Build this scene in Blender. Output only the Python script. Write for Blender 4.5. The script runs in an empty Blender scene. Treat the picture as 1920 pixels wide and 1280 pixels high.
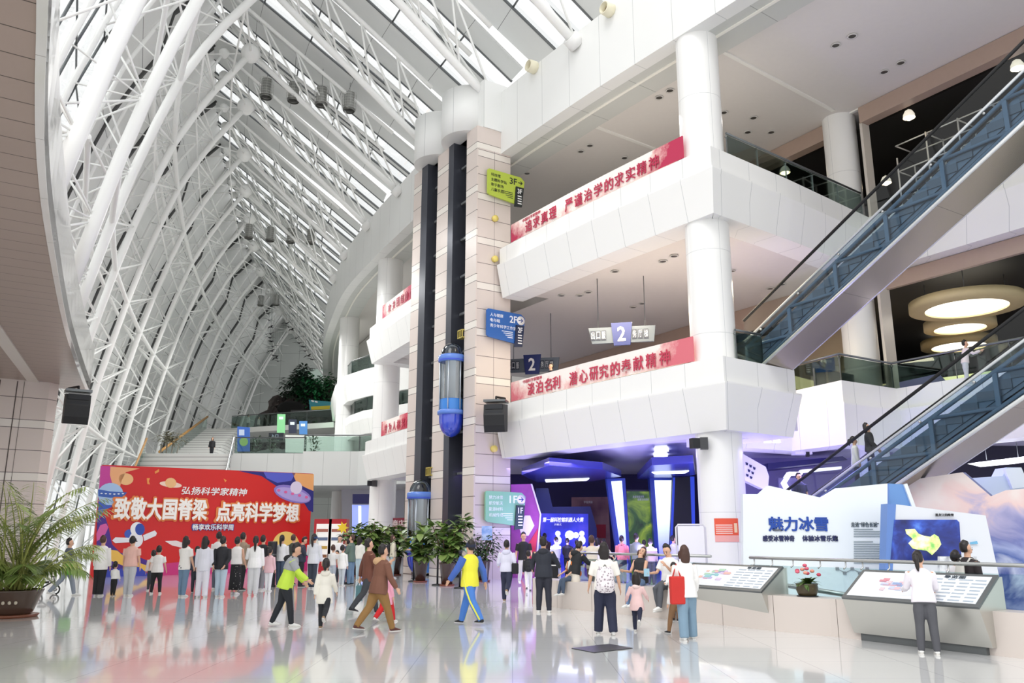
import bpy, math, random
from math import sin, cos, pi, radians, sqrt, atan2, floor, hypot
from mathutils import Vector, Matrix, noise
random.seed(7)
C = bpy.context.scene.collection
V = Vector
def hx(s):
    s = s.lstrip('#'); r = [int(s[i:i+2], 16)/255 for i in (0, 2, 4)]
    return tuple((x/12.92 if x <= .04045 else ((x+.055)/1.055)**2.4) for x in r) + (1,)
MATS = {}
def _new(name):
    m = bpy.data.materials.new(name); m.use_nodes = True
    nt = m.node_tree; return m, nt, nt.nodes['Principled BSDF']
def M(col, rough=.5, metal=0, emit=0, spec=.5, bump=0, var=0, coat=0, sheen=0):
    """plain material, cached; var = colour mottling, bump = fine grain"""
    k = (col, rough, metal, emit, spec, bump, var, coat, sheen)
    if k in MATS: return MATS[k]
    m, nt, b = _new('mat_%d' % len(MATS)); c = hx(col)
    b.inputs['Base Color'].default_value = c; b.inputs['Roughness'].default_value = rough
    b.inputs['Metallic'].default_value = metal; b.inputs['Specular IOR Level'].default_value = spec
    b.inputs['Coat Weight'].default_value = coat
    if sheen: b.inputs['Sheen Weight'].default_value = sheen
    if emit:
        b.inputs['Emission Color'].default_value = c; b.inputs['Emission Strength'].default_value = emit
    if var or bump:
        tc = nt.nodes.new('ShaderNodeTexCoord'); n = nt.nodes.new('ShaderNodeTexNoise')
        n.inputs['Scale'].default_value = 6; n.inputs['Detail'].default_value = 4
        nt.links.new(tc.outputs['Object'], n.inputs['Vector'])
        if var:
            mx = nt.nodes.new('ShaderNodeMix'); mx.data_type = 'RGBA'
            mx.inputs[6].default_value = tuple(x*(1-var) for x in c[:3])+(1,); mx.inputs[7].default_value = tuple(min(1, x*(1+var*.6)) for x in c[:3])+(1,)
            nt.links.new(n.outputs['Fac'], mx.inputs[0]); nt.links.new(mx.outputs[2], b.inputs['Base Color'])
        if bump:
            bp = nt.nodes.new('ShaderNodeBump'); bp.inputs['Strength'].default_value = bump; bp.inputs['Distance'].default_value = .01
            n2 = nt.nodes.new('ShaderNodeTexNoise'); n2.inputs['Scale'].default_value = 60
            nt.links.new(tc.outputs['Object'], n2.inputs['Vector'])
            nt.links.new(n2.outputs['Fac'], bp.inputs['Height']); nt.links.new(bp.outputs['Normal'], b.inputs['Normal'])
    MATS[k] = m; return m
def _mth(nt, op, a, b=None):
    n = nt.nodes.new('ShaderNodeMath'); n.operation = op
    for i, x in enumerate((a, b)):
        if x is None: continue
        if isinstance(x, (int, float)): n.inputs[i].default_value = x
        else: nt.links.new(x, n.inputs[i])
    return n.outputs[0]
def grid(name, col, joint, wx, wy, jx, jy, rough=.4, metal=0, spec=.5, var=.04, band=None, coat=0):
    """UV-in-metres panel material: joints every wx / wy; band=(period, start, end, colour) lays a paler course"""
    m, nt, b = _new(name); L = nt.links.new
    uv = nt.nodes.new('ShaderNodeUVMap'); sp = nt.nodes.new('ShaderNodeSeparateXYZ'); L(uv.outputs[0], sp.inputs[0])
    u, v = sp.outputs[0], sp.outputs[1]
    nz = nt.nodes.new('ShaderNodeTexNoise'); nz.inputs['Scale'].default_value = .7; nz.inputs['Detail'].default_value = 5
    L(uv.outputs[0], nz.inputs['Vector'])
    mx = nt.nodes.new('ShaderNodeMix'); mx.data_type = 'RGBA'; c = hx(col)
    mx.inputs[6].default_value = tuple(x*(1-var) for x in c[:3])+(1,); mx.inputs[7].default_value = tuple(min(1, x*(1+var)) for x in c[:3])+(1,)
    L(nz.outputs['Fac'], mx.inputs[0]); out = mx.outputs[2]
    if band:
        per, s, e, bc = band
        vm = _mth(nt, 'MODULO', v, per); a = _mth(nt, 'MULTIPLY', _mth(nt, 'GREATER_THAN', vm, s), _mth(nt, 'LESS_THAN', vm, e))
        k = nt.nodes.new('ShaderNodeMix'); k.data_type = 'RGBA'; L(a, k.inputs[0]); L(out, k.inputs[6]); k.inputs[7].default_value = hx(bc); out = k.outputs[2]
        ed = [0, s, e, (e+per)/2] if s > 0 else [0, e, (e+per)/2]
        j = None
        for q in ed:
            t = _mth(nt, 'LESS_THAN', _mth(nt, 'ABSOLUTE', _mth(nt, 'SUBTRACT', vm, q+jy)), jy)
            j = t if j is None else _mth(nt, 'MAXIMUM', j, t)
    else: j = _mth(nt, 'LESS_THAN', _mth(nt, 'FLOORED_MODULO', v, wy), jy) if wy else 0.0
    if wx: j = _mth(nt, 'MAXIMUM', j, _mth(nt, 'LESS_THAN', _mth(nt, 'FLOORED_MODULO', u, wx), jx))
    k = nt.nodes.new('ShaderNodeMix'); k.data_type = 'RGBA'
    if not isinstance(j, float): L(j, k.inputs[0])
    else: k.inputs[0].default_value = 0
    L(out, k.inputs[6]); k.inputs[7].default_value = hx(joint)
    L(k.outputs[2], b.inputs['Base Color']); b.inputs['Roughness'].default_value = rough; b.inputs['Metallic'].default_value = metal
    b.inputs['Specular IOR Level'].default_value = spec; b.inputs['Coat Weight'].default_value = coat
    return m
def glass(name, tint='#ffffff', refl=1.0, rough=.02):
    m, nt, b = _new(name); nt.nodes.remove(b); L = nt.links.new
    t = nt.nodes.new('ShaderNodeBsdfTransparent'); t.inputs[0].default_value = hx(tint)
    g = nt.nodes.new('ShaderNodeBsdfGlossy'); g.inputs['Roughness'].default_value = rough
    fr = nt.nodes.new('ShaderNodeFresnel'); fr.inputs[0].default_value = 1.5
    f = _mth(nt, 'MULTIPLY', fr.outputs[0], refl)
    mx = nt.nodes.new('ShaderNodeMixShader'); L(f, mx.inputs[0]); L(t.outputs[0], mx.inputs[1]); L(g.outputs[0], mx.inputs[2])
    L(mx.outputs[0], nt.nodes['Material Output'].inputs[0]); return m
def ramp_mat(name, stops, scale=3, detail=6, rough=.5, emit=0, coord='Object', distort=0):
    """noise -> colour ramp picture (printed murals, screens, foliage)"""
    m, nt, b = _new(name); L = nt.links.new
    tc = nt.nodes.new('ShaderNodeTexCoord'); n = nt.nodes.new('ShaderNodeTexNoise')
    n.inputs['Scale'].default_value = scale; n.inputs['Detail'].default_value = detail; n.inputs['Distortion'].default_value = distort
    L(tc.outputs[coord], n.inputs['Vector']); r = nt.nodes.new('ShaderNodeValToRGB')
    el = r.color_ramp.elements
    while len(el) < len(stops): el.new(.5)
    for e, (p, c) in zip(el, stops): e.position = p; e.color = hx(c)
    L(n.outputs['Fac'], r.inputs[0]); L(r.outputs[0], b.inputs['Base Color']); b.inputs['Roughness'].default_value = rough
    if emit: L(r.outputs[0], b.inputs['Emission Color']); b.inputs['Emission Strength'].default_value = emit
    return m
class MB:
    def __init__(s): s.v = []; s.f = []; s.uv = []; s.mi = []; s.sm = []
    def add(s, vs, fs, mi=0, sm=False, uvs=None):
        o = len(s.v); s.v += [tuple(p) for p in vs]
        for i, f in enumerate(fs):
            s.f.append([o+k for k in f]); s.mi.append(mi); s.sm.append(sm); s.uv.append(uvs[i] if uvs else None)
        return s
    def quad(s, a, b, c, d, uv=None, mi=0): return s.add([a, b, c, d], [(0, 1, 2, 3)], mi, False, [uv] if uv else None)
    def obox(s, c, hxv, hyv, hzv, mi=0):
        c, x, y, z = V(c), V(hxv), V(hyv), V(hzv)
        vs = [c+i*x+j*y+k*z for k in (-1, 1) for j in (-1, 1) for i in (-1, 1)]
        lx, ly, lz = 2*x.length, 2*y.length, 2*z.length
        F = [((0, 2, 3, 1), ly, lx), ((4, 5, 7, 6), lx, ly), ((0, 1, 5, 4), lx, lz), ((2, 6, 7, 3), lz, lx), ((0, 4, 6, 2), lz, ly), ((1, 3, 7, 5), ly, lz)]
        return s.add(vs, [f for f, _, _ in F], mi, False, [[(0, 0), (a, 0), (a, b), (0, b)] for _, a, b in F])
    def box(s, c, sx, sy, sz, ang=0, mi=0):
        a, b = cos(ang), sin(ang)
        return s.obox(c, V((a, b, 0))*sx/2, V((-b, a, 0))*sy/2, V((0, 0, sz/2)), mi)
    def tube(s, p, q, r, r2=None, n=8, mi=0): return s.path([p, q], [r, r if r2 is None else r2], n, mi)
    def path(s, pts, r, n=8, mi=0, closed=False, flat=None):
        pts = [V(p) for p in pts]; k = len(pts)
        rr = r if isinstance(r, (list, tuple)) else [r]*k
        vs = []; prev = None
        for i, p in enumerate(pts):
            if closed: t = pts[(i+1) % k]-pts[i-1]
            else: t = pts[min(i+1, k-1)]-pts[max(i-1, 0)]
            if t.length < 1e-9: t = V((0, 0, 1))
            t.normalize()
            if prev is None:
                a = V((0, 0, 1)) if abs(t.z) < .95 else V((1, 0, 0))
                if flat: a = V(flat)
            else: a = prev
            a = a-t*a.dot(t)
            if a.length < 1e-6: a = t.orthogonal()
            a.normalize(); prev = a; b = t.cross(a)
            q = rr[i]; qa, qb = q if isinstance(q, tuple) else (q, q)
            for j in range(n):
                an = 2*pi*j/n; vs.append(p+a*qa*cos(an)+b*qb*sin(an))
        fs = []
        for i in range(k if closed else k-1):
            o, o2 = i*n, ((i+1) % k)*n
            for j in range(n): fs.append((o+j, o+(j+1) % n, o2+(j+1) % n, o2+j))
        s.add(vs, fs, mi, True)
        if not closed:
            o = len(s.v)-k*n
            s.f.append([o+j for j in reversed(range(n))]); s.f.append([o+(k-1)*n+j for j in range(n)])
            s.mi += [mi, mi]; s.sm += [False, False]; s.uv += [None, None]
        return s
    def lathe(s, c, prof, n=24, mi=0, ax=(0, 0, 1), smooth=True, arc=2*pi, a0=0):
        c = V(c); z = V(ax).normalized(); x = V((1, 0, 0)) if abs(z.z) > .9 else V((0, 0, 1)).cross(z).normalized(); y = z.cross(x)
        full = abs(arc-2*pi) < 1e-6; m = n if full else n+1; vs = []; us = []
        for r, h in prof:
            for j in range(m):
                a = a0+arc*j/n; vs.append(c+x*r*cos(a)+y*r*sin(a)+z*h)
        fs = []
        for i in range(len(prof)-1):
            for j in range(n):
                a, b = i*m+j, i*m+(j+1) % m; fs.append((a, b, b+m, a+m))
                r = max(prof[i][0], .01); du = arc/n*r; us.append([(j*du, prof[i][1]), ((j+1)*du, prof[i][1]), ((j+1)*du, prof[i+1][1]), (j*du, prof[i+1][1])])
        return s.add(vs, fs, mi, smooth, us)
    def ball(s, c, r, n=12, mi=0, sc=(1, 1, 1)):
        c = V(c); k = max(4, n//2); vs = [c+V((0, 0, -r*sc[2]))]
        for i in range(1, k):
            t = -pi/2+pi*i/k
            for j in range(n):
                a = 2*pi*j/n; vs.append(c+V((r*sc[0]*cos(t)*cos(a), r*sc[1]*cos(t)*sin(a), r*sc[2]*sin(t))))
        vs.append(c+V((0, 0, r*sc[2]))); fs = [(0, 1+(j+1) % n, 1+j) for j in range(n)]
        for i in range(k-2):
            for j in range(n): fs.append((1+i*n+j, 1+i*n+(j+1) % n, 1+(i+1)*n+(j+1) % n, 1+(i+1)*n+j))
        e = len(vs)-1; o = 1+(k-2)*n
        fs += [(o+j, o+(j+1) % n, e) for j in range(n)]
        return s.add(vs, fs, mi, True)
    def prism(s, pts, ext, mi=0):
        """closed polygon pts (3D) extruded by vector ext"""
        pts = [V(p) for p in pts]; e = V(ext); n = len(pts)
        fs = [tuple(reversed(range(n))), tuple(range(n, 2*n))]+[(i, (i+1) % n, n+(i+1) % n, n+i) for i in range(n)]
        o = pts[0]; ux = (pts[1]-o).normalized(); nn = e.normalized(); uy = nn.cross(ux)
        pu = [((p-o).dot(ux), (p-o).dot(uy)) for p in pts]; uv = [[pu[i] for i in reversed(range(n))], pu[:]]
        d = 0
        for i in range(n):
            l = (pts[(i+1) % n]-pts[i]).length; uv.append([(d, 0), (d+l, 0), (d+l, e.length), (d, e.length)]); d += l
        return s.add(list(pts)+[p+e for p in pts], fs, mi, False, uv)
    def sweep(s, path, prof, mi=0, closed=True, u0=0, smooth=False, caps=True):
        """path: [(x,y)], prof: [(offset to the left of travel, z)] swept with mitred corners"""
        n = len(path); k = len(prof); P = [V((p[0], p[1], 0)) for p in path]; vs = []; us = []; d = u0
        for i, p in enumerate(P):
            t1 = (P[i]-P[i-1]).normalized() if i else (P[1]-P[0]).normalized()
            t2 = (P[i+1]-P[i]).normalized() if i < n-1 else t1
            n1 = V((-t1.y, t1.x, 0)); n2 = V((-t2.y, t2.x, 0)); b = (n1+n2); b = b/max(.3, b.dot(n1))
            if i: d += (P[i]-P[i-1]).length
            us.append(d)
            for o, z in prof: vs.append(p+b*o+V((0, 0, z)))
        pl = [0]
        for j in range(1, k+1): pl.append(pl[-1]+hypot(prof[j % k][0]-prof[j-1][0], prof[j % k][1]-prof[j-1][1]))
        fs = []; uv = []; r = k if closed else k-1
        for i in range(n-1):
            for j in range(r):
                a, b, c2, e = i*k+j, (i+1)*k+j, (i+1)*k+(j+1) % k, i*k+(j+1) % k
                fs.append((a, b, c2, e)); uv.append([(us[i], pl[j]), (us[i+1], pl[j]), (us[i+1], pl[j+1]), (us[i], pl[j+1])])
        s.add(vs, fs, mi, smooth, uv)
        if closed and caps:
            o = len(s.v)-n*k
            s.f += [[o+j for j in reversed(range(k))], [o+(n-1)*k+j for j in range(k)]]; s.mi += [mi, mi]; s.sm += [False, False]; s.uv += [None, None]
        return s
    def build(s, name, mats, parent=None, loc=None):
        me = bpy.data.meshes.new(name); o = V(loc) if loc else (V(parent['org']) if parent else V((0, 0, 0)))
        me.from_pydata([(p[0]-o.x, p[1]-o.y, p[2]-o.z) for p in s.v], [], s.f)
        if not isinstance(mats, (list, tuple)): mats = [mats]
        for m in mats: me.materials.append(m)
        me.polygons.foreach_set('material_index', s.mi); me.polygons.foreach_set('use_smooth', s.sm)
        if any(s.uv):
            L = me.uv_layers.new(name='UVMap'); fl = []
            for f, u in zip(s.f, s.uv): fl += [x for q in (u or [(0.5, 0.5)]*len(f)) for x in q]
            L.data.foreach_set('uv', fl)
        me.update(); ob = bpy.data.objects.new(name, me); C.objects.link(ob)
        if parent: ob.parent = parent; ob['org'] = tuple(o)
        else: ob.location = o; ob['org'] = tuple(o)
        return ob
def E(name, label, cat, loc, group=None):
    o = bpy.data.objects.new(name, None); C.objects.link(o); o.location = loc; o['org'] = tuple(loc)
    o.empty_display_size = .1; o['label'] = label; o['category'] = cat
    if group: o['group'] = group
    return o
def tag(o, label, cat, group=None):
    o['label'] = label; o['category'] = cat
    if group: o['group'] = group
    return o
def struct(o, label=None):
    o['kind'] = 'structure'
    if label: o['label'] = label
    return o
def dup(o, off, label=None, parent=None):
    c = o.copy(); C.objects.link(c)
    if parent: c.parent = parent
    else: c.location = V(o.location)+V(off)
    if label: c['label'] = label
    for ch in list(o.children): dup(ch, (0, 0, 0), None, c)
    return c
TXT = []
def text(body, name, org, xd, up, w, h, mat, parent, bold=.0, ext=.004, shear=0):
    """lettering fitted into a w x h rectangle whose centre is org"""
    cu = bpy.data.curves.new(name, 'FONT'); cu.body = body; cu.align_x = 'CENTER'; cu.align_y = 'CENTER'; cu.size = 1
    cu.offset = min(bold, .008); cu.extrude = ext; cu.shear = shear; cu.materials.append(mat); cu.resolution_u = 2
    ob = bpy.data.objects.new(name, cu); C.objects.link(ob)
    x = V(xd).normalized(); y = V(up).normalized(); y = (y-x*y.dot(x)).normalized(); z = x.cross(y)
    R = Matrix((x, y, z)).transposed()
    ob.parent = parent; TXT.append((ob, V(org)-V(parent['org']), R, w, h, bold-min(bold, .008))); return ob
def fit_text():
    bpy.context.view_layer.update(); dg = bpy.context.evaluated_depsgraph_get()
    for ob, o, R, w, h, bo in TXT:
        me = bpy.data.meshes.new_from_object(ob.evaluated_get(dg)); nm, par, mat = ob.name.split('.')[0], ob.parent, ob.data.materials[0]
        cu = ob.data; bpy.data.objects.remove(ob); bpy.data.curves.remove(cu)
        xs = [v.co.x for v in me.vertices] or [0, 1]; ys = [v.co.y for v in me.vertices] or [0, 1]
        x0, x1, y0, y1 = min(xs), max(xs), min(ys), max(ys); sx = w/max(x1-x0, 1e-3); sy = h/max(y1-y0, 1e-3) if h else sx
        c = V(((x0+x1)/2*sx, (y0+y1)/2*sy, 0))
        for v in me.vertices: q = v.co; v.co = R@(V((q.x*sx, q.y*sy, q.z))-c)+o
        if bo > 0:
            vs = [v.co.copy() for v in me.vertices]; fs = [tuple(p.vertices) for p in me.polygons]; V2 = []; F2 = []
            em = bo*sy
            for q, (dx, dy) in enumerate(((0, 0), (1, 0), (-1, 0), (0, 1), (0, -1), (.7, .7), (-.7, .7), (.7, -.7), (-.7, -.7))):
                k = len(V2); dv = R@V((dx*em, dy*em, -.0004*q)); V2 += [v+dv for v in vs]; F2 += [tuple(i+k for i in f) for f in fs]
            m2 = bpy.data.meshes.new(nm); m2.from_pydata(V2, [], F2); bpy.data.meshes.remove(me); me = m2
        if not me.materials: me.materials.append(mat)
        n = bpy.data.objects.new(nm, me); C.objects.link(n); n.parent = par
# ---- camera: a 28.9 mm lens 1.85 m above the hall floor, tilted up
U = .84; FZ = .295          # scene units per metre while building; height of the hall floor
FPX = 1540.; CH = 1.85; PT = math.atan(358/FPX)
cam = bpy.data.cameras.new('camera'); cam.lens = 36*FPX/1920; cam.sensor_width = 36; cam.clip_end = 600
co = bpy.data.objects.new('camera', cam); C.objects.link(co); co.location = (0, 0, CH); co.rotation_euler = (pi/2+PT, 0, 0)
bpy.context.scene.camera = co
def ray(x, y):
    a = (x-960)/FPX; b = (640-y)/FPX; c, s = cos(PT), sin(PT); return V((a, c-b*s, s+b*c))
def at(x, y, Y): r = ray(x, y); return V((0, 0, CH))+r*(Y/r.y)
def fl(x, y, z=FZ): r = ray(x, y); return V((0, 0, CH))+r*((z-CH)/r.z)
Tt = V((-.542, .84, 0)); Nn = V((.84, .542, 0)); UP = V((0, 0, 1))
def atn(x, y, n):
    """the point of the sight line that lies n metres along Nn (planes parallel to the lift tower's long face)"""
    r = ray(x, y); return V((0, 0, CH))+r*(n/(r.x*Nn.x+r.y*Nn.y))
# ================= materials of the building
WHITE = M('#ededeb', .45, var=.03)
WHITE2 = M('#e6e6e3', .5)
STEELW = M('#f2f3f1', .4)
FASC = grid('white_fascia_panel', '#efefed', '#c6c8c8', 1.25, 0, .018, .012, .32, spec=.4, var=.02)
FASC3 = grid('ring_fascia_panel', '#e9eae8', '#bcbebe', 1.6, 0, .018, .012, .35, var=.02)
SOFF = grid('soffit_panel', '#c9cbc7', '#8e908e', 2.4, 0, .02, .01, .3, spec=.5, var=.03)
CEIL = M('#dcd8d4', .6, var=.03)
COLM = grid('column_cladding', '#eeeeec', '#c8caca', 1.02, 2.35, .012, .012, .3, var=.02)
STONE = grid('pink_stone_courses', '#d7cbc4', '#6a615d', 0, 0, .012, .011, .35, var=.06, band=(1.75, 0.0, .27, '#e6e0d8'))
STONEF = grid('pink_stone_front', '#d2c6bf', '#6a615d', .77, 0, .014, .011, .35, var=.06, band=(1.75, 0.0, .27, '#e2dbd3'))
FLOORM = grid('polished_stone_floor', '#e0e1e1', '#c6c8c9', 1.2, 1.2, .012, .012, .09, spec=.75, var=.03, coat=.3)
DECKF = M('#c9c9c6', .25)
DARKM = M('#33363d', .4, metal=.3)
DARKM2 = M('#4a4d57', .35, metal=.4)
BLACK = M('#121214', .6)
STEEL = M('#b9bbba', .3, metal=.85)
STEELD = M('#6e7274', .35, metal=.7)
GLASS = glass('clear_glass', '#eef5f3', .8)
GLASSG = glass('green_tinted_glass', '#dbe9e4', .8)
GLASSB = glass('blue_tinted_glass', '#c3d6e4', .9)
SKYG = glass('skylight_glass', '#fbfdfd', .35)
# ================= the curve of the atrium edge
RCP = [(13.4, 10.2), (11.3, 13.0), (9.3, 15.6), (7.35, 18.25), (5.45, 20.85), (4.45, 22.2), (2.6, 24.75), (.8, 27.4), (-.35, 29.15), (-2.35, 32.2), (-4.4, 35.75),
       (-5.85, 38.6), (-7.2, 41.3), (-9.9, 47.2), (-12.05, 53.4), (-14.9, 63.2), (-17.4, 74.3), (-19.75, 86.3), (-22.7, 103), (-25, 117)]
def catmull(P, step=.5):
    out = []
    for i in range(len(P)-1):
        p0 = V(P[max(i-1, 0)]); p1 = V(P[i]); p2 = V(P[i+1]); p3 = V(P[min(i+2, len(P)-1)])
        n = max(2, int((p2-p1).length/step))
        for j in range(n):
            t = j/n; out.append(.5*((2*p1)+(p2-p0)*t+(2*p0-5*p1+4*p2-p3)*t*t+(3*p1-p0-3*p2+p3)*t*t*t))
    out.append(V(P[-1])); return out
RING = catmull(RCP, .6)
def ni(p): return min(range(len(RING)), key=lambda i: (RING[i]-V(p[:2])).length)
def rnorm(i):
    t = (RING[min(i+1, len(RING)-1)]-RING[max(i-1, 0)]).normalized(); return V((-t.y, t.x))
I0, I1, I2, I3 = ni((5.45, 20.85)), ni((-.35, 29.15)), ni((-4.2, 35.3)), ni((-7.2, 41.3))
COR = V((5.45, 20.85)); NE = V((.79, .61)).normalized()
struct(MB().quad((-70, -12, FZ), (60, -12, FZ), (60, 140, FZ), (-70, 140, FZ), [(-70, -12), (60, -12), (60, 140), (-70, 140)]).build('floor', FLOORM))
# ---- ring beam of the roof (third storey edge), soffit with its slot, ceiling
b = MB().sweep(RING, [(0, 16.1), (0, 18.7), (-.5, 18.7), (-.5, 16.1)])
struct(b.build('trim_1', FASC3), 'white panelled ring beam under the roof trusses')
b = MB().sweep(RING, [(-.5, 16.1), (-.5, 16.3), (-1.75, 16.3), (-1.75, 16.1)])
sof = struct(b.build('trim_2', SOFF), 'grey metal soffit band under the roof ring beam')
b = MB().sweep(RING, [(-.84, 16.06), (-.84, 16.1), (-.93, 16.1), (-.93, 16.06)]); b.build('slot_strip', M('#f4f2ea', .4), sof)
BW0 = V((12.1, 26.3)); BWD = V((.52, -.854))            # line of the back wall, running towards the near end
def bw(t): return BW0+BWD*t
ring3 = [p+rnorm(i)*-1.75 for i, p in enumerate(RING)]
pl = [(p.x, p.y, 16.32) for p in ring3]+[(-2, 117, 16.32), (26, 60, 16.32), (32, 14, 16.32), (22, 2, 16.32)]
struct(MB().prism(pl, (0, 0, .2)).build('ceiling', CEIL))
b = MB()
for p, q in (((5.9, 22.2), (11.3, 26.3)), (bw(-1), bw(18)), (bw(-1), bw(-8)), ((2.4, 27.0), (8.2, 31.2))):
    p, q = V(p), V(q); d = (q-p).normalized(); n = V((-d.y, d.x))
    b.obox(((p+q)/2).to_3d()+V((0, 0, 16.3)), ((q-p)/2).to_3d(), (n*.06).to_3d(), (0, 0, .03))
struct(b.build('trim_3', M('#ecebe6', .4)), 'white joint strips of the top ceiling')
# ---- two gallery slabs with leaning two-tier fascias
def fprof(z0, z1, z2, zf): return [(0, z0), (.25, z1), (.25, z1+.05), (.13, z1+.08), (.13, z2), (-.09, z2), (-.09, zf), (-.9, zf), (-.9, z0)]
EDGE1 = [V((17.5, 16.9)), V((13.3, 23.9)), V((12.2, 25.8)), V((9.9, 24.35)), V((9.0, 26.5)), V((6.55, 25.0)), V((7.75, 22.65))]
EDGE2 = [V((17.5, 16.9)), BW0+V((-.1, -.2)), COR+NE*3.4]
for nm, ed, z0, z1, z2, zf in (('trim_4', EDGE1, 4.4, 5.55, 6.28, 6.0), ('trim_5', EDGE2, 10.27, 11.45, 12.15, 11.9)):
    near = ed+[COR]+RING[I0+1:I1+1]
    o = struct(MB().sweep(near, fprof(z0, z1, z2, zf)).build(nm, FASC), 'white two-tier gallery edge, %s storey, near side' % ('first' if z0 < 5 else 'second'))
for nm, z0, z1, z2, zf in (('trim_6', 4.4, 5.55, 6.28, 6.0), ('trim_7', 10.27, 11.45, 12.15, 11.9)):
    far = RING[I2-2:I3+1]+[V((-5.4, 42.5)), V((-3.5, 43.5))]
    struct(MB().sweep(far, fprof(z0, z1, z2, zf)).build(nm, FASC), 'white two-tier gallery edge beyond the lift tower, %s storey' % ('first' if z0 < 5 else 'second'))
def slab(nm, ed, zc, zf, mat):
    pl = [(p.x+.25, p.y+.3) for p in ed]+[(COR.x+.12, COR.y+.8)]+[tuple(RING[i]+rnorm(i)*-.8) for i in range(I0+2, I1+1)]
    pl += [(1.4, 30.2), (-2.6, 36.2)]+[tuple(RING[i]+rnorm(i)*-.8) for i in range(I2, I3-1)]+[(-4.6, 43.2), (6, 50), (26, 40), (26, 14)]
    return struct(MB().prism([(x, y, zc) for x, y in pl], (0, 0, zf-zc)).build(nm, mat))
slab('ceiling_ground', EDGE1, 4.62, 5.98, M('#dad7ea', .3))
slab('ceiling_first', EDGE2, 10.55, 11.88, CEIL)
# ---- round clad columns
def column(nm, x, y, r, z0, z1, lab):
    struct(MB().lathe((x, y, 0), [(r, z0), (r, z1)], 40).build(nm, COLM), lab)
column('column_near', 5.5, 21.88, .61, FZ, 16.14, 'white round clad column at the gallery corner')
column('column_back', 11.75, 27.0, .56, FZ, 16.33, 'white round column behind the upper escalator')
column('column_far', -6.55, 42.3, .67, FZ, 16.14, 'white round column beyond the lift tower')
column('column_farthest', -11.1, 54.5, .66, FZ, 16.14, 'white round column farthest down the hall')
# ---- lift tower: three stone piers, two shafts, white caps
TC = V((-1.32, 28.69, 0))
def tp(l, n, z): return TC+Tt*l+Nn*n+UP*z          # l along the long face, n into the building
def tbox(b, l0, l1, n0, n1, z0, z1, mi=0): b.obox(tp((l0+l1)/2, (n0+n1)/2, (z0+z1)/2), -Tt*(l1-l0)/2, Nn*(n1-n0)/2, UP*(z1-z0)/2, mi); return b
b = MB(); tbox(b, 0, .8, 0, 1.5, FZ, 17.0); tw = struct(b.build('wall_tower_near', STONE), 'pink stone pier of the lift tower carrying the floor signs')
b = MB().quad(tp(-.006, .05, 0), tp(-.006, 1.49, 0), tp(-.006, 1.49, 16.1), tp(-.006, .05, 16.1), [(.05, 0), (1.49, 0), (1.49, 16.1), (.05, 16.1)])
b.build('stone_facing', STONEF, tw)
b = MB(); tbox(b, 2.2, 3.2, 0, 1.5, FZ, 17.0); struct(b.build('wall_tower_middle', STONE), 'pink stone pier between the two lift shafts')
b = MB(); tbox(b, 4.6, 5.4, 0, 1.5, FZ, 17.0); struct(b.build('wall_tower_far', STONE), 'pink stone pier at the far side of the lift tower')
b = MB(); tbox(b, .8, 5.3, 1.35, 1.5, FZ, 17.0); struct(b.build('wall_shaft_back', M('#23262c', .35)), 'dark back wall of the lift shafts')
for q, (l0, l1) in enumerate(((1.78, 2.2), (4.05, 4.6))):
    b = MB(); tbox(b, l0, l1, -.03, 1.3, FZ, 17.0); struct(b.build('trim_shaft_%d' % (q+1), DARKM2), 'dark grey steel post beside a lift shaft')
for q, (l0, l1) in enumerate(((.8, 1.78), (3.2, 4.05))):
    t = E('lift_shaft_rails', 'steel guide rails and cross brackets in the %s lift shaft' % ('near' if q == 0 else 'far'), 'lift rails', tp((l0+l1)/2, 1, 0))
    for n in (.35, .95): b = MB(); tbox(b, (l0+l1)/2-.05, (l0+l1)/2+.05, n-.05, n+.05, 0, 16.9); b.build('guide_rail', STEELD, t)
    for k in range(11):
        b = MB(); z = .9+k*1.5
        tbox(b, l0+.04, l1-.04, .3, .38, z, z+.09); b.build('bracket', STEEL, t)
b = MB(); tbox(b, -.05, 5.35, .25, 2.2, 17.0, 19.0); struct(b.build('trim_tower_cap', FASC3), 'white boxed top of the lift tower')
for q, l in enumerate((1.5, 3.95)):
    c = tp(l, .55, 0); b = MB().lathe(c, [(0, 17.0), (1.16, 17.0), (1.16, 18.95), (0, 18.95)], 40, smooth=False)
    for i in range(len(b.sm)): b.sm[i] = 40 <= i < 80
    struct(b.build('trim_drum_%d' % (q+1), FASC3), 'white half-round drum above the %s lift shaft' % ('near' if q == 0 else 'far'))
# ---- far end: cross deck, stairs, upper deck
dk = [(-5, 44.3), (-8.6, 46.2), (-11.7, 46.2), (-11.9, 47.4), (-16.0, 47.4), (-21.2, 47.4), (-21.2, 49.5)]
ed = [V(p) for p in dk[:6]]
struct(MB().sweep(ed, [(.0, 4.4), (.0, 6.28), (-.25, 6.28), (-.25, 4.4)]).build('trim_deck', grid('deck_panel', '#d5d8d6', '#a9adab', 1.5, 0, .02, .01, .4)), 'pale panelled edge of the deck across the hall')
struct(MB().prism([(x, y+.2, 4.45) for x, y in dk]+[(-24, 62, 4.45), (-10, 66, 4.45), (-2, 50, 4.45)], (0, 0, 1.55)).build('floor_deck', DECKF))
struct(MB().prism([(-27, 66, 9.6), (-23, 66, 9.6), (-13.5, 62, 9.6), (-13, 66, 9.6), (-19, 100, 9.6), (-33, 100, 9.6)], (0, 0, .4)).build('floor_upper_deck', DECKF))
STEP = grid('stair_steps', '#d3d3d1', '#9a9a98', 0, .26, .02, .045, .4)
b = MB()
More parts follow.
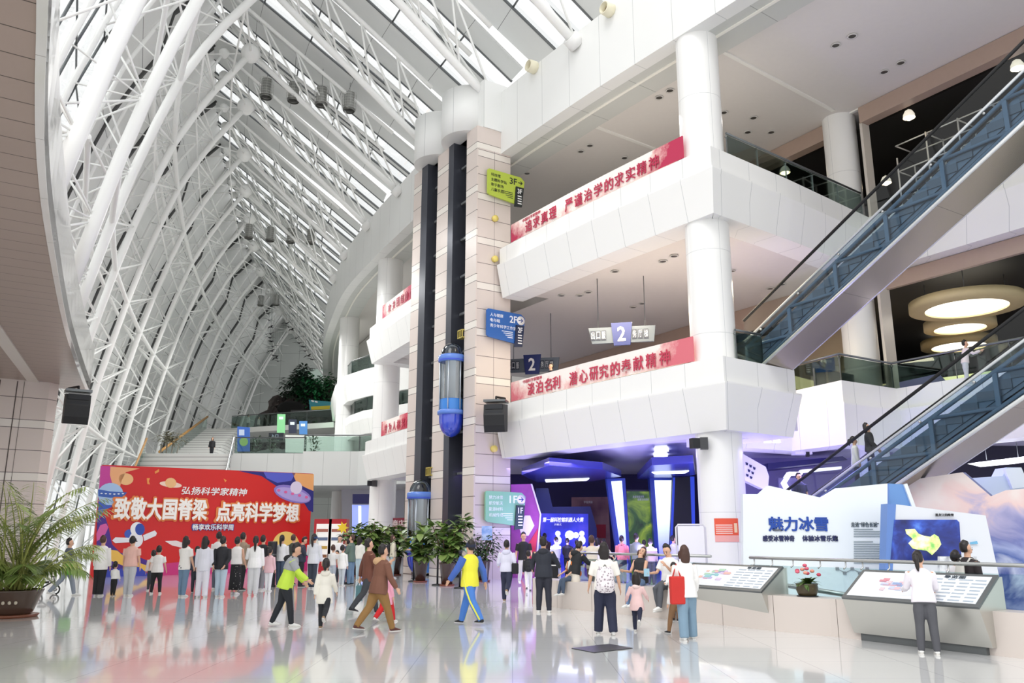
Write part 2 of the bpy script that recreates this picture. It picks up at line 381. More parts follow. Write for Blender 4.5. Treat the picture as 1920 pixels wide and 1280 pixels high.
for k in range(24):
    z = 6.2-.25*k; y0 = 47.35-.3*k; dx = .07*k
    b.obox((-18.6+dx, y0-.15, (z+FZ)/2), (2.5, 0, 0), (0, .15, 0), (0, 0, (z-FZ)/2))
st = struct(b.build('floor_stairs', STEP), 'broad pale stairs behind the red backdrop')
b = MB()
for k in range(15):
    z0 = 6.0; z = 6.25+.25*k; y0 = 54+.8*k; xo = -.12*k
    b.obox((-21.6+xo, y0+.4, (z+6)/2), (1.35, 0, 0), (0, .4, 0), (0, 0, (z-6)/2))
struct(b.build('floor_upper_stairs', STEP), 'upper grey stairs beyond the deck')
# ---- recessed storeys round the farthest column, seen left of the tower
for nm, x0, z0, zf in (('trim_far_a', -10.6, 10.05, 11.75), ('trim_far_b', -10.2, 7.75, 9.15)):
    struct(MB().sweep([V((-5.0, 46.5)), V((-9.0, 50.3)), V((x0, 52.4)), V((x0-1.4, 56)), V((x0-3, 62))], [(0, z0), (.2, zf-.5), (.2, zf), (-3.5, zf), (-3.5, z0)]).build(nm, FASC), 'pale recessed gallery edge at the farthest column')
struct(MB().prism([(-5, 49, 0), (-9.5, 57, 0), (-12.5, 64, 0), (-11, 66, 0), (0, 52, 0)], (0, 0, 16.2)).build('wall_far_right', M('#b9b7b2', .6)))
# ---- left mezzanine: stone soffit, polished edge, stone wall
LE = catmull([(-3.0, 4.0), (-3.9, 5.8), (-4.47, 6.97), (-5.3, 8.41), (-6.44, 10.47), (-8.06, 13.65), (-11.27, 20.31), (-14.4, 27.3), (-15.3, 29.4)], .7)
def ntuv(p): return (p[0]*Nn.x+p[1]*Nn.y, p[0]*Tt.x+p[1]*Tt.y)
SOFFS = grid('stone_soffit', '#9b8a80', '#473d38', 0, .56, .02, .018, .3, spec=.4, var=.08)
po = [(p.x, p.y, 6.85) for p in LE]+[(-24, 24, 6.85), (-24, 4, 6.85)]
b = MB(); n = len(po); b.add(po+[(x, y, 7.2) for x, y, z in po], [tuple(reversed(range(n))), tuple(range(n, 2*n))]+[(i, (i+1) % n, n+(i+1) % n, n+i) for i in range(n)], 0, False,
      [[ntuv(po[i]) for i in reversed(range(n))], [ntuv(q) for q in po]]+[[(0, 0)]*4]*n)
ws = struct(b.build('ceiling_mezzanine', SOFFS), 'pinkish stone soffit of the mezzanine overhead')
b = MB()
for p0, p1, w in ((fl(0, 628, 6.84), fl(66, 719, 6.84), .17),):
    d = (p1-p0).normalized(); b.obox((p0+p1)/2, (p1-p0)/2+d*3, V((-d.y, d.x, 0))*w, (0, 0, .03))
b.build('soffit_strip', M('#cfc8c0', .4), ws)
EDGEM = grid('polished_edge_panel', '#dedcd9', '#a3a19e', 2.2, 0, .012, .012, .12, metal=.15, coat=.5, var=.1)
struct(MB().sweep(LE, [(0, 6.83), (0, 8.4), (.1, 8.4), (.1, 6.83)]).build('trim_mezzanine', EDGEM), 'polished curved edge panels of the mezzanine')
WQ = V((-15.55, 27.85, 0))
b = MB(); p = [WQ-Nn*7, WQ-Nn*.3, WQ+Tt*.3, WQ+Tt*3, WQ+Tt*3-Nn*7]
b.prism(p, (0, 0, 6.9)); wl = b.build('wall_left', STONE); struct(wl, 'pink stone wall below the mezzanine')
b = MB()
for a, w in ((1.25, .03), (1.05, .012), (1.75, .03), (3.4, .012), (4.9, .012)):
    b.obox(WQ-Nn*a+V((0, 0, 3.4))-Tt*.004, Nn*w/2, Tt*.006, (0, 0, 3.4))
b.build('groove', M('#544b47', .6), wl)
# ================= the shell: arched tube trusses, skins, lengthwise trusses
APX = [(-7.6, 24.9), (-10.2, 29.9), (-12.4, 34.9), (-14.2, 39.9), (-16.1, 45.6), (-17.7, 51.0), (-19.0, 56.0), (-20.5, 61.9), (-21.9, 68.4), (-22.9, 74.6), (-23.9, 81.5), (-24.9, 89.5), (-26, 98.5)]
APX = [(-5.5, 19.8)]+APX
def rfoot(a):
    i = min(range(3, len(RING)-3), key=lambda i: (RING[i]+rnorm(i)*7-V(a)).length); return RING[i]
PROF = [(0, 24), (.75, 22.8), (1.45, 21.7), (2.15, 20.4), (2.95, 18.7), (3.6, 16.7), (4.2, 14.6), (4.7, 12.6), (5.15, 10.5), (5.55, 8.6), (5.85, 6.6), (6.15, 4.4), (6.4, 2.2), (6.55, 0)]
FR = []
for a in APX:
    a = V(a); r = rfoot(a); n = (a-r); L = n.length; n.normalize(); FR.append((a, n, L))
def fp(i, k, z):
    """point of frame i (fractional allowed) at k metres outward of its apex"""
    j = int(floor(i)); j = max(0, min(len(FR)-2, j)); t = i-j
    a = FR[j][0].lerp(FR[j+1][0], t); n = FR[j][1].lerp(FR[j+1][1], t).normalized(); p = a+n*k; return V((p.x, p.y, z))
OUTP = []
for q, (k, z) in enumerate(PROF):
    if q == 0: OUTP.append((1.3, 26.2)); continue
    k0, z0 = PROF[q-1]; k1, z1 = PROF[min(q+1, len(PROF)-1)]; dk_, dz = k1-k0, z1-z0; l = hypot(dk_, dz)
    OUTP.append((k-dz/l*2.1, z+dk_/l*2.1))
OUTP[-1] = (8.5, 0)
def roofp(t, L): return (-t*(L+.0), 24-t*5.75)             # lower chord from apex (t=0) to the ring (t=1)
def roofo(t, L): return (1.3-t*(L+.6), 26.2-t*5.3)
ORD = ['first', 'second', 'third', 'fourth', 'fifth', 'sixth', 'seventh', 'eighth', 'ninth', 'tenth', 'eleventh', 'twelfth', 'thirteenth', 'fourteenth', 'fifteenth']
for i, (a, n, L) in enumerate(FR):
    t = E('arched_truss', 'white arched tube truss, %s along the hall counted from the mezzanine' % ORD[i], 'roof truss', fp(i, 6.5, 0), 'arched tube trusses of the hall')
    far = i > 7; ns = 6 if far else 10; rc = (.2, .19, .17, .15, .14, .14)[i] if i < 6 else .13
    z0 = 7.2 if i < 3 else 0                                  # the first three stand on the mezzanine roof
    inner = [fp(i, k, z) for k, z in reversed(PROF) if z >= z0]; r_in = [fp(i, *roofp(j/5, L)) for j in range(1, 6)]
    MB().path(inner, rc, ns).build('wall_chord', STEELW, t); MB().path([inner[-1]]+r_in, rc*.85, ns).build('roof_chord', STEELW, t)
    w = .2; OL = {}; ops = [OUTP[q] for q in range(len(PROF)) if PROF[q][1] >= z0]
    for sgn in (-1, 1):
        o = [fp(i+sgn*w, k, max(z, z0)) for k, z in reversed(ops)]; ro = [fp(i+sgn*w, *roofo(j/5, L)) for j in range(1, 6)]
        MB().path(o, rc*.5, ns).build('outer_chord', STEELW, t); MB().path([o[-1]]+ro, rc*.55, ns).build('outer_roof_chord', STEELW, t); OL[sgn] = (o, ro)
    m = 5 if far else 6
    for sgn in (-1, 1):
        o, ro = OL[sgn]; b = MB(); q = len(inner)-1
        while q >= 1:
            b.tube(inner[q], o[q-1], .036, n=m); b.tube(inner[q], o[q], .03, n=m)
            if q >= 2: b.tube(o[q-1], inner[q-2], .036, n=m)
            q -= 2
        b.build('web_lattice', STEELW, t); b = MB()
        A = [inner[-1]]+r_in; B = [o[-1]]+ro
        for q in range(5):
            b.tube(A[q], B[q], .045, n=m); b.tube(A[q+1], B[q], .045, n=m)
        b.build('roof_web_lattice', STEELW, t)
    MB().ball(inner[-1], .46, 16).build('apex_node', STEELW, t)
    for sgn in (-1, 1): MB().ball(OL[sgn][0][-1], .28, 10).build('outer_node', STEELW, t)
    if i < 7:
        e = r_in[-1]; d = (r_in[-1]-r_in[-2]).normalized(); MB().tube(e-d*.35, e+d*.05, .3, n=14).build('end_collar', WHITE, t)
nF = len(FR)-1
for lab, q in (('white lengthwise lattice tube high on the arched wall', 4), ('white lengthwise lattice tube halfway up the arched wall', 7), ('white lengthwise lattice tube low on the arched wall', 10)):
    t = E('lengthwise_tube_truss', lab, 'roof truss', fp(8, PROF[q][0], PROF[q][1]))
    j0 = 2 if q < 10 else 6
    A = [fp(j/2, *PROF[q]) for j in range(j0, 2*nF+1)]; B = [fp(j/2, PROF[q][0]+.9, PROF[q][1]+.4) for j in range(j0, 2*nF+1)]
    MB().path(A, .11, 8).build('inner_tube', STEELW, t)
    MB().path(B, .09, 8).build('outer_tube', STEELW, t)
    b = MB()
    for j in range(len(A)-1): b.tube(A[j] if j % 2 else B[j], B[j+1] if j % 2 else A[j+1], .045, n=5)
    b.build('lattice', STEELW, t)
# surface diagonals between neighbouring frames
for s in range(2, nF-2):
    t = E('bracing_tubes', 'thin white diagonal bracing tubes in the %s bay of the arched wall' % ORD[s], 'bracing', fp(s+.5, 6, 0), 'diagonal bracing of the arched wall')
    b = MB()
    for q in range(0, len(PROF)-1 if s > 2 else 9, 2):
        b.tube(fp(s, *PROF[q+1]), fp(s+1, *PROF[q]), .045, n=6)
        b.tube(fp(s, *PROF[q+1]), fp(s+1, *PROF[q+1]), .045, n=6)
    b.build('diagonal_tube', STEELW, t)
# wall skin: grey panels at the far side, glass nearer
SK = [(k-(OUTP[min(q+1, len(OUTP)-1)][1]-OUTP[max(q-1, 0)][1])/3*.55, z+.25) for q, (k, z) in enumerate(OUTP)]
SK = [(1.9, 27.2), (3.6, 25.2)]+[(k+.75, z+.15) for k, z in OUTP[2:-1]]+[(9.3, 0)]
SKINM = grid('grey_wall_skin', '#e4e5e4', '#3c3d3d', 1, 3.1, .045, .03, .5, var=.06)
sl = [0]
for q in range(1, len(SK)): sl.append(sl[-1]+hypot(SK[q][0]-SK[q-1][0], SK[q][1]-SK[q-1][1]))
def start(q): return 1.0+q*.30
b = MB(); g = MB(); H = 2
for j in range(0, (nF)*H):
    i0, i1 = j/H, (j+1)/H
    for q in range(len(SK)-1):
        v = [fp(i0, *SK[q]), fp(i1, *SK[q]), fp(i1, *SK[q+1]), fp(i0, *SK[q+1])]
        uv = [(i0, sl[q]), (i1, sl[q]), (i1, sl[q+1]), (i0, sl[q+1])]
        if i0 >= start(q) and q < 11: b.add(v, [(0, 1, 2, 3)], 0, False, [uv])
        elif i0 >= 0: g.add(v, [(0, 1, 2, 3)], 0, False, [uv])
o = b.build('wall_shell', SKINM); struct(o, 'grey panelled inner skin of the arched wall'); o.modifiers.new('t', 'SOLIDIFY').thickness = .12
struct(g.build('window_shell', SKYG), 'tall glazing of the arched wall')
b = MB()
for j in range(1, 8*H):
    i0 = j/H; q0 = 0
    for q in range(len(SK)-1):
        if not (i0 >= start(q) and q < 11) and q > 1: b.tube(fp(i0, *SK[q]), fp(i0, *SK[q+1]), .05, n=5)
for q in range(2, len(SK)):
    e = min(8, start(q) if q < 11 else 8); P = [fp(j*.5, *SK[q]) for j in range(int(e*2)+1)]
    if len(P) > 1: b.path(P, .035, 5)
struct(b.build('trim_mullions', STEELD), 'glazing bars of the arched wall')
# dark joints along the frames (shadow gaps between skin panels)
b = MB()
for i in range(1, nF+1):
    q0 = next((q for q in range(len(SK)-1) if i >= start(q)), None)
    P = [fp(i-.04, SK[q][0]-.12, SK[q][1]-.05) for q in range(0, 12) if i >= start(q)]
    if len(P) > 1: b.path(P, .1, 6)
struct(b.build('trim_joint', M('#4a4b4b', .7)), 'dark joint channels between the skin panels')
# roof skin: skylight strips and grey panels in turn
ROOFM = grid('grey_roof_panel', '#dcdedd', '#7b7d7d', 0, 2.4, .02, .02, .5, var=.05)
p_ = MB(); g = MB(); fr = MB()
for i in range(0, nF):
    for s0, s1, isg in ((.0, .2, 0), (.2, .42, 1), (.42, .5, 0), (.5, .70, 1), (.70, 1, 0)):
        L = FR[i][2]
        A = [(1.9, 27.2)]+[(1.9-tt*(L+.9), 27.2-tt*5.4) for tt in (.25, .5, .75, 1.0, 1.25)]
        for q in range(len(A)-1):
            v = [fp(i+s0, *A[q]), fp(i+s0, *A[q+1]), fp(i+s1, *A[q+1]), fp(i+s1, *A[q])]
            w = (s1-s0)*6; uv = [(0, q*2.4), (0, q*2.4+2.4), (w, q*2.4+2.4), (w, q*2.4)]
            (g if isg else p_).add(v, [(0, 1, 2, 3)], 0, False, [uv])
            if isg: fr.tube(v[0]+V((0, 0, -.1)), v[3]+V((0, 0, -.1)), .04, n=5)
        if isg:
            fr.path([fp(i+s0, *x)-V((0, 0, .1)) for x in A], .06, 5); fr.path([fp(i+s1, *x)-V((0, 0, .1)) for x in A], .06, 5)
o = p_.build('ceiling_roof', ROOFM); struct(o, 'grey panels of the sloping roof'); o.modifiers.new('t', 'SOLIDIFY').thickness = .1
struct(g.build('window_skylight', SKYG), 'skylight strips of the sloping roof')
struct(fr.build('trim_skylight', STEELD), 'dark frames of the skylight strips')
# far end glass wall
g = MB().obox((-26, 97.5, 13), (13, 0, 0), (0, .1, 0), (0, 0, 14)); struct(g.build('wall_end', grid('end_wall_panel', '#c4c8c5', '#7d807e', 2.2, 3.0, .03, .03, .5, var=.05)), 'grey panelled wall closing the far end of the hall')
struct(MB().obox((-23.4, 97.2, 17.2), (2.6, 0, 0), (0, .05, 0), (0, 0, 3.8)).build('window_end', M('#d9ece2', .3)), 'pale green glazed strip in the far end wall')
# ================= installations
def cut(b, px, Y, th, mi=0):
    """outline standing at distance Y, th metres thick"""
    P = [at(x, y, Y) for x, y in px]
    for p in P:
        if p.z < FZ+.55: p.z = FZ
    b.prism(P, (0, th, 0), mi); return b
INK = M('#1a1c20', .5); WTXT = M('#f6f6f6', .5); REDT = M('#b5234a', .5)
# ---- lift cars
def lift_car(l, z0, lab):
    c = tp(l, -.2, 0); t = E('lift_car', lab, 'lift', c+UP*z0)
    blue = M('#2f49c9', .12, spec=.8, coat=.6); band = M('#5f86d8', .25); R = .45
    MB().lathe(c, [(.02, z0), (.17, z0+.05), (.3, z0+.16), (.395, z0+.33), (.44, z0+.55), (R, z0+.8)], 32).build('bottom_dome', blue, t)
    MB().lathe(c, [(R, z0+.8), (R+.06, z0+.82), (R+.06, z0+.94), (R, z0+.98)], 32).build('lower_ring', band, t)
    MB().lathe(c, [(R-.03, z0+.98), (R-.03, z0+1.38)], 32).build('skirt', M('#3f86d8', .2), t)
    MB().lathe(c, [(R-.02, z0+1.38), (R-.02, z0+2.75)], 32).build('glass_wall', glass('lift_glass', '#f2f6f8', 1.4), t)
    for k in range(6):
        a = k*pi/3+.3; MB().tube(c+V((R*cos(a), R*sin(a), z0+.9)), c+V((R*cos(a), R*sin(a), z0+2.8)), .022).build('upright', M('#c9d3dd', .3, metal=.6), t)
    MB().lathe(c, [(R, z0+2.75), (R+.06, z0+2.77), (R+.06, z0+2.98), (R, z0+3.02)], 32).build('upper_ring', band, t)
    MB().lathe(c, [(R+.062, z0+2.78), (R+.066, z0+2.8), (R+.062, z0+2.83)], 32).build('ring_stripe', M('#3c57cf', .3), t)
    MB().lathe(c, [(R-.02, z0+3.02), (.39, z0+3.2), (.3, z0+3.36), (.17, z0+3.46), (.01, z0+3.5)], 32).build('top_dome', glass('dome_glass', '#cfd8de', 1.4), t)
    MB().lathe(c, [(.0, z0+1.0), (R-.06, z0+1.0), (R-.06, z0+1.02)], 32).build('car_floor', M('#9aa3ad', .4), t)
    MB().lathe(c, [(R-.05, z0+1.0), (R-.05, z0+3.0)], 24, arc=pi*1.1, a0=atan2(Nn.y, Nn.x)-pi*.55).build('inner_wall', M('#f2f4f6', .3), t)  # pale half-cylinder added so the car looks bright behind its glass
    b = MB(); tbox(b, l-.28, l+.28, .12, .16, z0+1.0, z0+3.0); b.build('car_door', M('#d5dae0', .25, metal=.5), t)
    b = MB(); tbox(b, l-.55, l-.2, -.1, .1, z0+3.62, z0+3.66); tbox(b, l-.55, l-.2, -.1, .1, z0+3.9, z0+3.94)
    for k in range(4): tbox(b, l-.55+k*.115, l-.53+k*.115, -.1, -.07, z0+3.62, z0+3.94)
    b.build('service_rail', M('#c6b45e', .4, metal=.4), t)
    return t
lift_car(1.33, 5.2, 'blue ended glass lift capsule halfway up the near shaft')
lift_car(3.66, .32, 'blue banded glass lift capsule at the foot of the far shaft')
# ---- storey signs on the tower's narrow face
def fp_w(w, z, off=.12): return TC+Nn*w+UP*z-Tt*off
def floor_sign(lab, zt, col, dark, num, lines, ink, lined):
    t = E('floor_sign', lab, 'sign', fp_w(1.1, zt-.6), 'storey signs on the lift tower')
    o = [(.36, zt), (.42, zt+.05), (1.85, zt+.02), (2.02, zt-.12), (1.98, zt-.42), (1.72, zt-1.05), (1.6, zt-1.12), (.46, zt-1.0), (.36, zt-.94)]
    MB().prism([fp_w(w, z, .2) for w, z in o], Tt*.07).build('panel', M(col, .35), t)
    k = [(1.6, zt-.42), (1.95, zt-.42), (1.86, zt-1.22), (1.52, zt-1.26)]
    pk = MB().prism([fp_w(w, z, .26) for w, z in k], Tt*.05).build('pocket', M(dark, .35), t)
    text(num, 'storey_number', fp_w(1.5, zt-.22, .205), Nn, UP, .32, .26, M(ink, .5), t, .01)
    text('→', 'arrow', fp_w(1.83, zt-.22, .205), Nn, UP, .2, .16, M(ink if lined else '#20408a', .5), t, .02)
    if not lined:
        MB().lathe(fp_w(1.83, zt-.22, .203), [(0, 0), (.17, 0), (.17, .006), (0, .006)], 24, ax=Tt).build('arrow_disc', WTXT, t)
    text(num, 'pocket_number', fp_w(1.76, zt-.6, .265), Nn, UP, .2, .2, WTXT, t, .01)
    for i in range(4): MB().prism([fp_w(1.66, zt-.78-i*.1, .265), fp_w(1.84, zt-.78-i*.1, .265), fp_w(1.84, zt-.82-i*.1, .265), fp_w(1.66, zt-.82-i*.1, .265)], Tt*.004).build('pocket_line', WTXT, t)
    for i, s in enumerate(lines): text(s, 'guide_text', fp_w(.5+len(s)*.07, zt-.16-i*.2, .205), Nn, UP, len(s)*.14, .13, M(ink, .5), t)
    for i in range(4): MB().prism([fp_w(1.0+.08*i, zt-.7-i*.07, .204), fp_w(1.48, zt-.7-i*.07, .204), fp_w(1.48, zt-.725-i*.07, .204), fp_w(1.0+.08*i, zt-.725-i*.07, .204)], Tt*.003).build('small_text_line', M(ink, .6), t)
floor_sign('lime green sign reading 3F with a black arrow, high on the lift tower', 15.2, '#b3c54a', '#262b2c', '3F', ['科技馆', '主题科学站', '亲子剧场', '儿童乐园'], '#23272a', True)
floor_sign('blue sign reading 2F with a white arrow disc, halfway up the lift tower', 9.72, '#2c62ad', '#1f2b4c', '2F', ['人与健康', '电与磁', '青少年科学工作室'], '#f4f6fa', False)
floor_sign('pale green sign reading 1F with a white arrow disc, low on the lift tower', 3.2, '#86c29d', '#2d4144', '1F', ['魅力冰雪', '航空航天', '能源材料', '机械传动'], '#eef8f1', False)
for lab, z in (('upper yellow button lamp on the tower front', 13.35), ('middle yellow button lamp on the tower front', 11.75), ('lowest yellow button lamp on the tower front', 4.72)):
    o = MB().lathe(fp_w(.77, z, .1), [(0, -.03), (.12, -.03), (.12, .09), (0, .09)], 20, ax=Tt).build('button_lamp', M('#e3cf72', .4), loc=fp_w(.77, z, 0)); tag(o, lab, 'lamp', 'yellow discs up the tower front')
# ---- hanging loudspeakers
def speaker(p, d, lab, arm):
    t = E('hanging_speaker', lab, 'speaker', p); d = V(d).normalized(); s = V((-d.y, d.x, 0)); b = MB()
    o = [(-.24, .48), (.3, .42), (.36, .05), (.3, -.3), (.2, -.52), (-.2, -.46)]
    b.prism([V(p)+d*x+UP*z-s*.36 for x, z in o], s*.72); b.build('cabinet', M('#17181b', .5), t)
    g = MB()
    for k in range(4): z = .36-k*.22; g.obox(V(p)+d*(.33 if k < 2 else .3-.05*(k-1))+UP*(z-.02), s*.3, d*.02, UP*.085)
    g.build('grille', M('#26282c', .7), t)
    MB().obox(V(p)+UP*.56, s*.38, d*.3, UP*.04).build('frame', STEELD, t)
    MB().path([V(p)+UP*.58, V(p)+UP*.72, V(p)+V(arm)], .04, 8).build('bracket', BLACK, t)
    return t
p1 = at(143, 766, 26.3); speaker(p1, (.55, -.83, 0), 'black line speaker hung under the mezzanine edge beside the stone wall', (-.6, .5, .75))
p2 = at(930, 783, 28.0); speaker(p2, (-.2, -.98, 0), 'black line speaker bracketed to the lift tower above the green sign', (.3, .72, .78))
def wall_speaker(p, lab):
    t = E('wall_speaker', lab, 'speaker', p); MB().box(p, .22, .2, .26, .3).build('cabinet', INK, t); MB().box(V(p)+V((.24, .02, 0)), .2, .22, .3, -.2).build('horn', M('#3c3d40', .5), t); MB().box(V(p)+V((.2, .18, 0)), .08, .22, .08).build('bracket', STEELD, t)
wall_speaker(at(1303, 831, 21.25), 'small dark wall speaker at the head of the near column')
wall_speaker(at(693, 906, 41.5), 'small dark wall speaker under the gallery beyond the lift tower')
wall_speaker(at(645, 923, 53.7), 'small dark wall speaker on the farthest column')
# ---- slogan banners along the gallery rails
def ring_at(px, z, off):
    best = None
    for i in range(I0, I3):
        for f in [k/16 for k in range(16)]:
            p = RING[i].lerp(RING[i+1], f)+rnorm(i)*off; v = V((p.x, p.y, z-CH)); d = v.y*cos(PT)+v.z*sin(PT); e = abs(960+FPX*v.x/d-px)
            if best is None or e < best[0]: best = (e, i+f, p, rnorm(i))
    return best
def bannermat(nm, red, len_):
    m, nt, b = _new(nm); L = nt.links.new
    uv = nt.nodes.new('ShaderNodeUVMap'); sp = nt.nodes.new('ShaderNodeSeparateXYZ'); L(uv.outputs[0], sp.inputs[0])
    n = nt.nodes.new('ShaderNodeTexNoise'); n.inputs['Scale'].default_value = 1.1; n.inputs['Detail'].default_value = 9; n.inputs['Roughness'].default_value = .7; L(uv.outputs[0], n.inputs['Vector'])
    u = sp.outputs[0]; far = _mth(nt, 'SUBTRACT', u, len_-.9); near = _mth(nt, 'SUBTRACT', 1.5, u)      # u runs from the near end
    ends = _mth(nt, 'MULTIPLY', _mth(nt, 'MAXIMUM', _mth(nt, 'MAXIMUM', far, near), 0), .4)
    f = _mth(nt, 'SUBTRACT', _mth(nt, 'ADD', n.outputs['Fac'], ends), _mth(nt, 'MULTIPLY', sp.outputs[1], .26))
    r = nt.nodes.new('ShaderNodeValToRGB'); el = r.color_ramp.elements; el[0].position = .42; el[0].color = hx('#f8efe9'); el[1].position = .72; el[1].color = hx(red)
    k = el.new(.5); k.color = hx('#f3cfc8')
    L(f, r.inputs[0]); L(r.outputs[0], b.inputs['Base Color']); b.inputs['Roughness'].default_value = .6; return m
def slogan(lab, z, xa, xb, chars, red, ink, hgt=.68, small=None):
    a, b_ = ring_at(xa, z, .1), ring_at(xb, z, .1); i0, i1 = sorted((int(a[1]), int(b_[1])+1)) if a[1] < b_[1] else (int(b_[1]), int(a[1])+1)
    pts = [RING[i] for i in range(i0, i1+1)]; t = E('slogan_banner', lab, 'banner', (pts[0].x, pts[0].y, z), 'red slogan banners along the gallery rails')
    ln = sum((q-p).length for p, q in zip(pts, pts[1:])); b = MB().sweep(pts, [(.13, 0), (.13, hgt), (.09, hgt), (.09, 0)]); b.v = [(x, y, zz+z) for x, y, zz in b.v]
    b.build('cloth', bannermat('slogan_print', red, ln), t)
    for ch, px in chars:
        _, i, p, n = ring_at(px, z+.3, .165); n = V((n.x, n.y, 0)); x = V((n.y*-1, n.x, 0)); x = x if x.x > 0 else -x
        text(ch, 'lettering', V((p.x, p.y, z+.27)), x, UP, .4, .42, ink, t, .012, .006)
    return t
RB = M('#c23a55', .55)
S1 = list(zip('淡泊名利潜心研究的奉献精神', (995, 1011, 1027, 1043, 1074, 1093, 1112.5, 1132, 1153, 1174, 1197, 1221, 1245)))
S2 = list(zip('追求真理严谨治学的求实精神', (990.6, 1005.6, 1020.7, 1036.5, 1065.8, 1083.6, 1102.7, 1121, 1140.5, 1161, 1182, 1203, 1225)))
s1 = slogan('pink slogan banner on the first storey rail between tower and near column', 6.3, 967, 1286, S1, '#d9707c', RB)
s2 = slogan('pink slogan banner on the second storey rail between tower and near column', 12.17, 963, 1264, S2, '#b82950', REDT)
for t, z, px in ((s1, 6.3, 985), (s2, 12.17, 984)):
    _, i, p, n = ring_at(px+12, z+.58, .145); x = V((-n.y, n.x, 0)); x = x if x.x > 0 else -x
    text('中国科学家精神', 'small_lettering', V((p.x, p.y, z+.58)), x, UP, 1.1, .12, RB, t)
slogan('pink slogan banner on the first storey rail beyond the lift tower', 6.3, 716, 766, list(zip('甘为人梯奖掖', (723, 731, 739, 747, 756, 764))), '#c9485c', RB)
slogan('pink slogan banner on the second storey rail beyond the lift tower', 12.17, 723, 772, list(zip('攻关团结协作', (730, 738, 746, 754, 762, 770))), '#b82950', REDT)
# ---- glass rails
def rail(name, lab, path, z0, z1, post=1.4, gl=None, group=None, tubes=True):
    P = [V(p) for p in path]; t = E(name, lab, 'railing', (P[0].x, P[0].y, z0), group)
    MB().sweep(P, [(-.008, z0), (-.008, z1-.06), (.008, z1-.06), (.008, z0)]).build('glass_panel', gl or GLASSG, t)
    MB().path([(p.x, p.y, z1) for p in P], .035, 10).build('handrail', STEELD, t)
    for a, b_ in zip(P, P[1:]):
        n = max(1, int((b_-a).length/post))
        for k in range(n+1):
            q = a.lerp(b_, k/n); d = (b_-a).normalized(); o = MB(); o.path([(q.x, q.y, z1-.02), (q.x-d.y*.05, q.y+d.x*.05, z1-.1), (q.x, q.y, z1-.16)], .012, 6); o.obox((q.x, q.y, (z0+z1)/2-.05), V((d.x, d.y, 0))*.006, V((-d.y, d.x, 0))*.018, (0, 0, (z1-z0)/2-.06)); o.build('post', STEELD, t)
    return t
inn = lambda p: V((p[0], p[1]))
rail('glass_railing', 'glass railing on the first storey above the purple wall, right of the near column', [V((17.4, 17.1)), V((13.25, 24.05)), V((12.2, 25.9)), V((9.95, 24.45)), V((9.05, 26.5))], 6.2, 7.15)
rail('glass_railing', 'glass railing on the second storey running back from the near column', [COR+NE*.9+V((-.05, .1)), V((11.7, 25.75))], 12.1, 12.95)
rail('glass_railing', 'glass railing on the first storey between near column and upper escalator', [COR+NE*.75+V((-.05, .12)), V((6.85, 21.98))], 6.2, 7.15)
rail('glass_railing', 'long glass railing along the edge of the cross deck', [V((-5.6, 44.6)), V((-8.6, 46.4)), V((-11.7, 46.4)), V((-11.9, 47.6)), V((-16.0, 47.6))], 6.2, 7.2, 2.0, GLASSG)
rail('glass_railing', 'green glass railing of the uppermost recess by the farthest column', [V((-6.4, 48.2)), V((-9.0, 50.5)), V((-10.4, 52.3)), V((-11.6, 55.6))], 11.7, 12.7, 2)
rail('glass_railing', 'green glass railing of the middle recess by the farthest column', [V((-6.0, 47.8)), V((-9.0, 50.5)), V((-10.1, 52.3)), V((-11.2, 55.6))], 9.1, 10.1, 2)
rail('glass_railing', 'glass railing before the posters on the upper deck', [V((-13.6, 62.2)), V((-22.6, 66))], 10, 11, 2)
t = E('stair_handrail', 'wooden topped glass balustrade down the side of the broad stairs', 'railing', (-21.1, 47.4, 6.2))
A, B = V((-21.15, 47.6, 6.2)), V((-19.5, 40.3, .4))
MB().add([A, B, B+UP*.9, A+UP*.9, A+V((-.02, 0, 0)), B+V((-.02, 0, 0)), B+V((-.02, 0, .9)), A+V((-.02, 0, .9))], [(0, 1, 2, 3), (7, 6, 5, 4), (3, 2, 6, 7)]).build('glass_panel', glass('teal_glass', '#a8dccb', .8), t)
MB().path([A+UP*.95, B+UP*.95], .06, 8).build('handrail', M('#b78c5a', .5), t)
t = E('stair_handrail', 'steel rail with uprights at the deck end of the broad stairs', 'railing', (-16.1, 47.4, 6.2))
A, B = V((-16.05, 47.4, 6.2)), V((-14.4, 40.2, .4)); MB().path([A+UP*1.0, B+UP*1.0], .045, 8).build('handrail', STEEL, t); MB().path([A+UP*.55, B+UP*.55], .025, 8).build('lower_rail', STEEL, t)
for k in range(8): q = A.lerp(B, k/7); MB().tube(q, q+UP*1.0, .03).build('post', STEEL, t)
t = E('stair_handrail', 'orange handrail of the upper stairs', 'railing', (-23, 54, 6))
A, B = V((-22.9, 53.6, 6.0)), V((-24.6, 66, 10)); MB().path([A+UP*.95, B+UP*.95], .09, 8).build('handrail', M('#b98b4e', .5), t)
MB().add([A, B, B+UP*.9, A+UP*.9], [(0, 1, 2, 3)]).build('glass_panel', GLASSG, t)
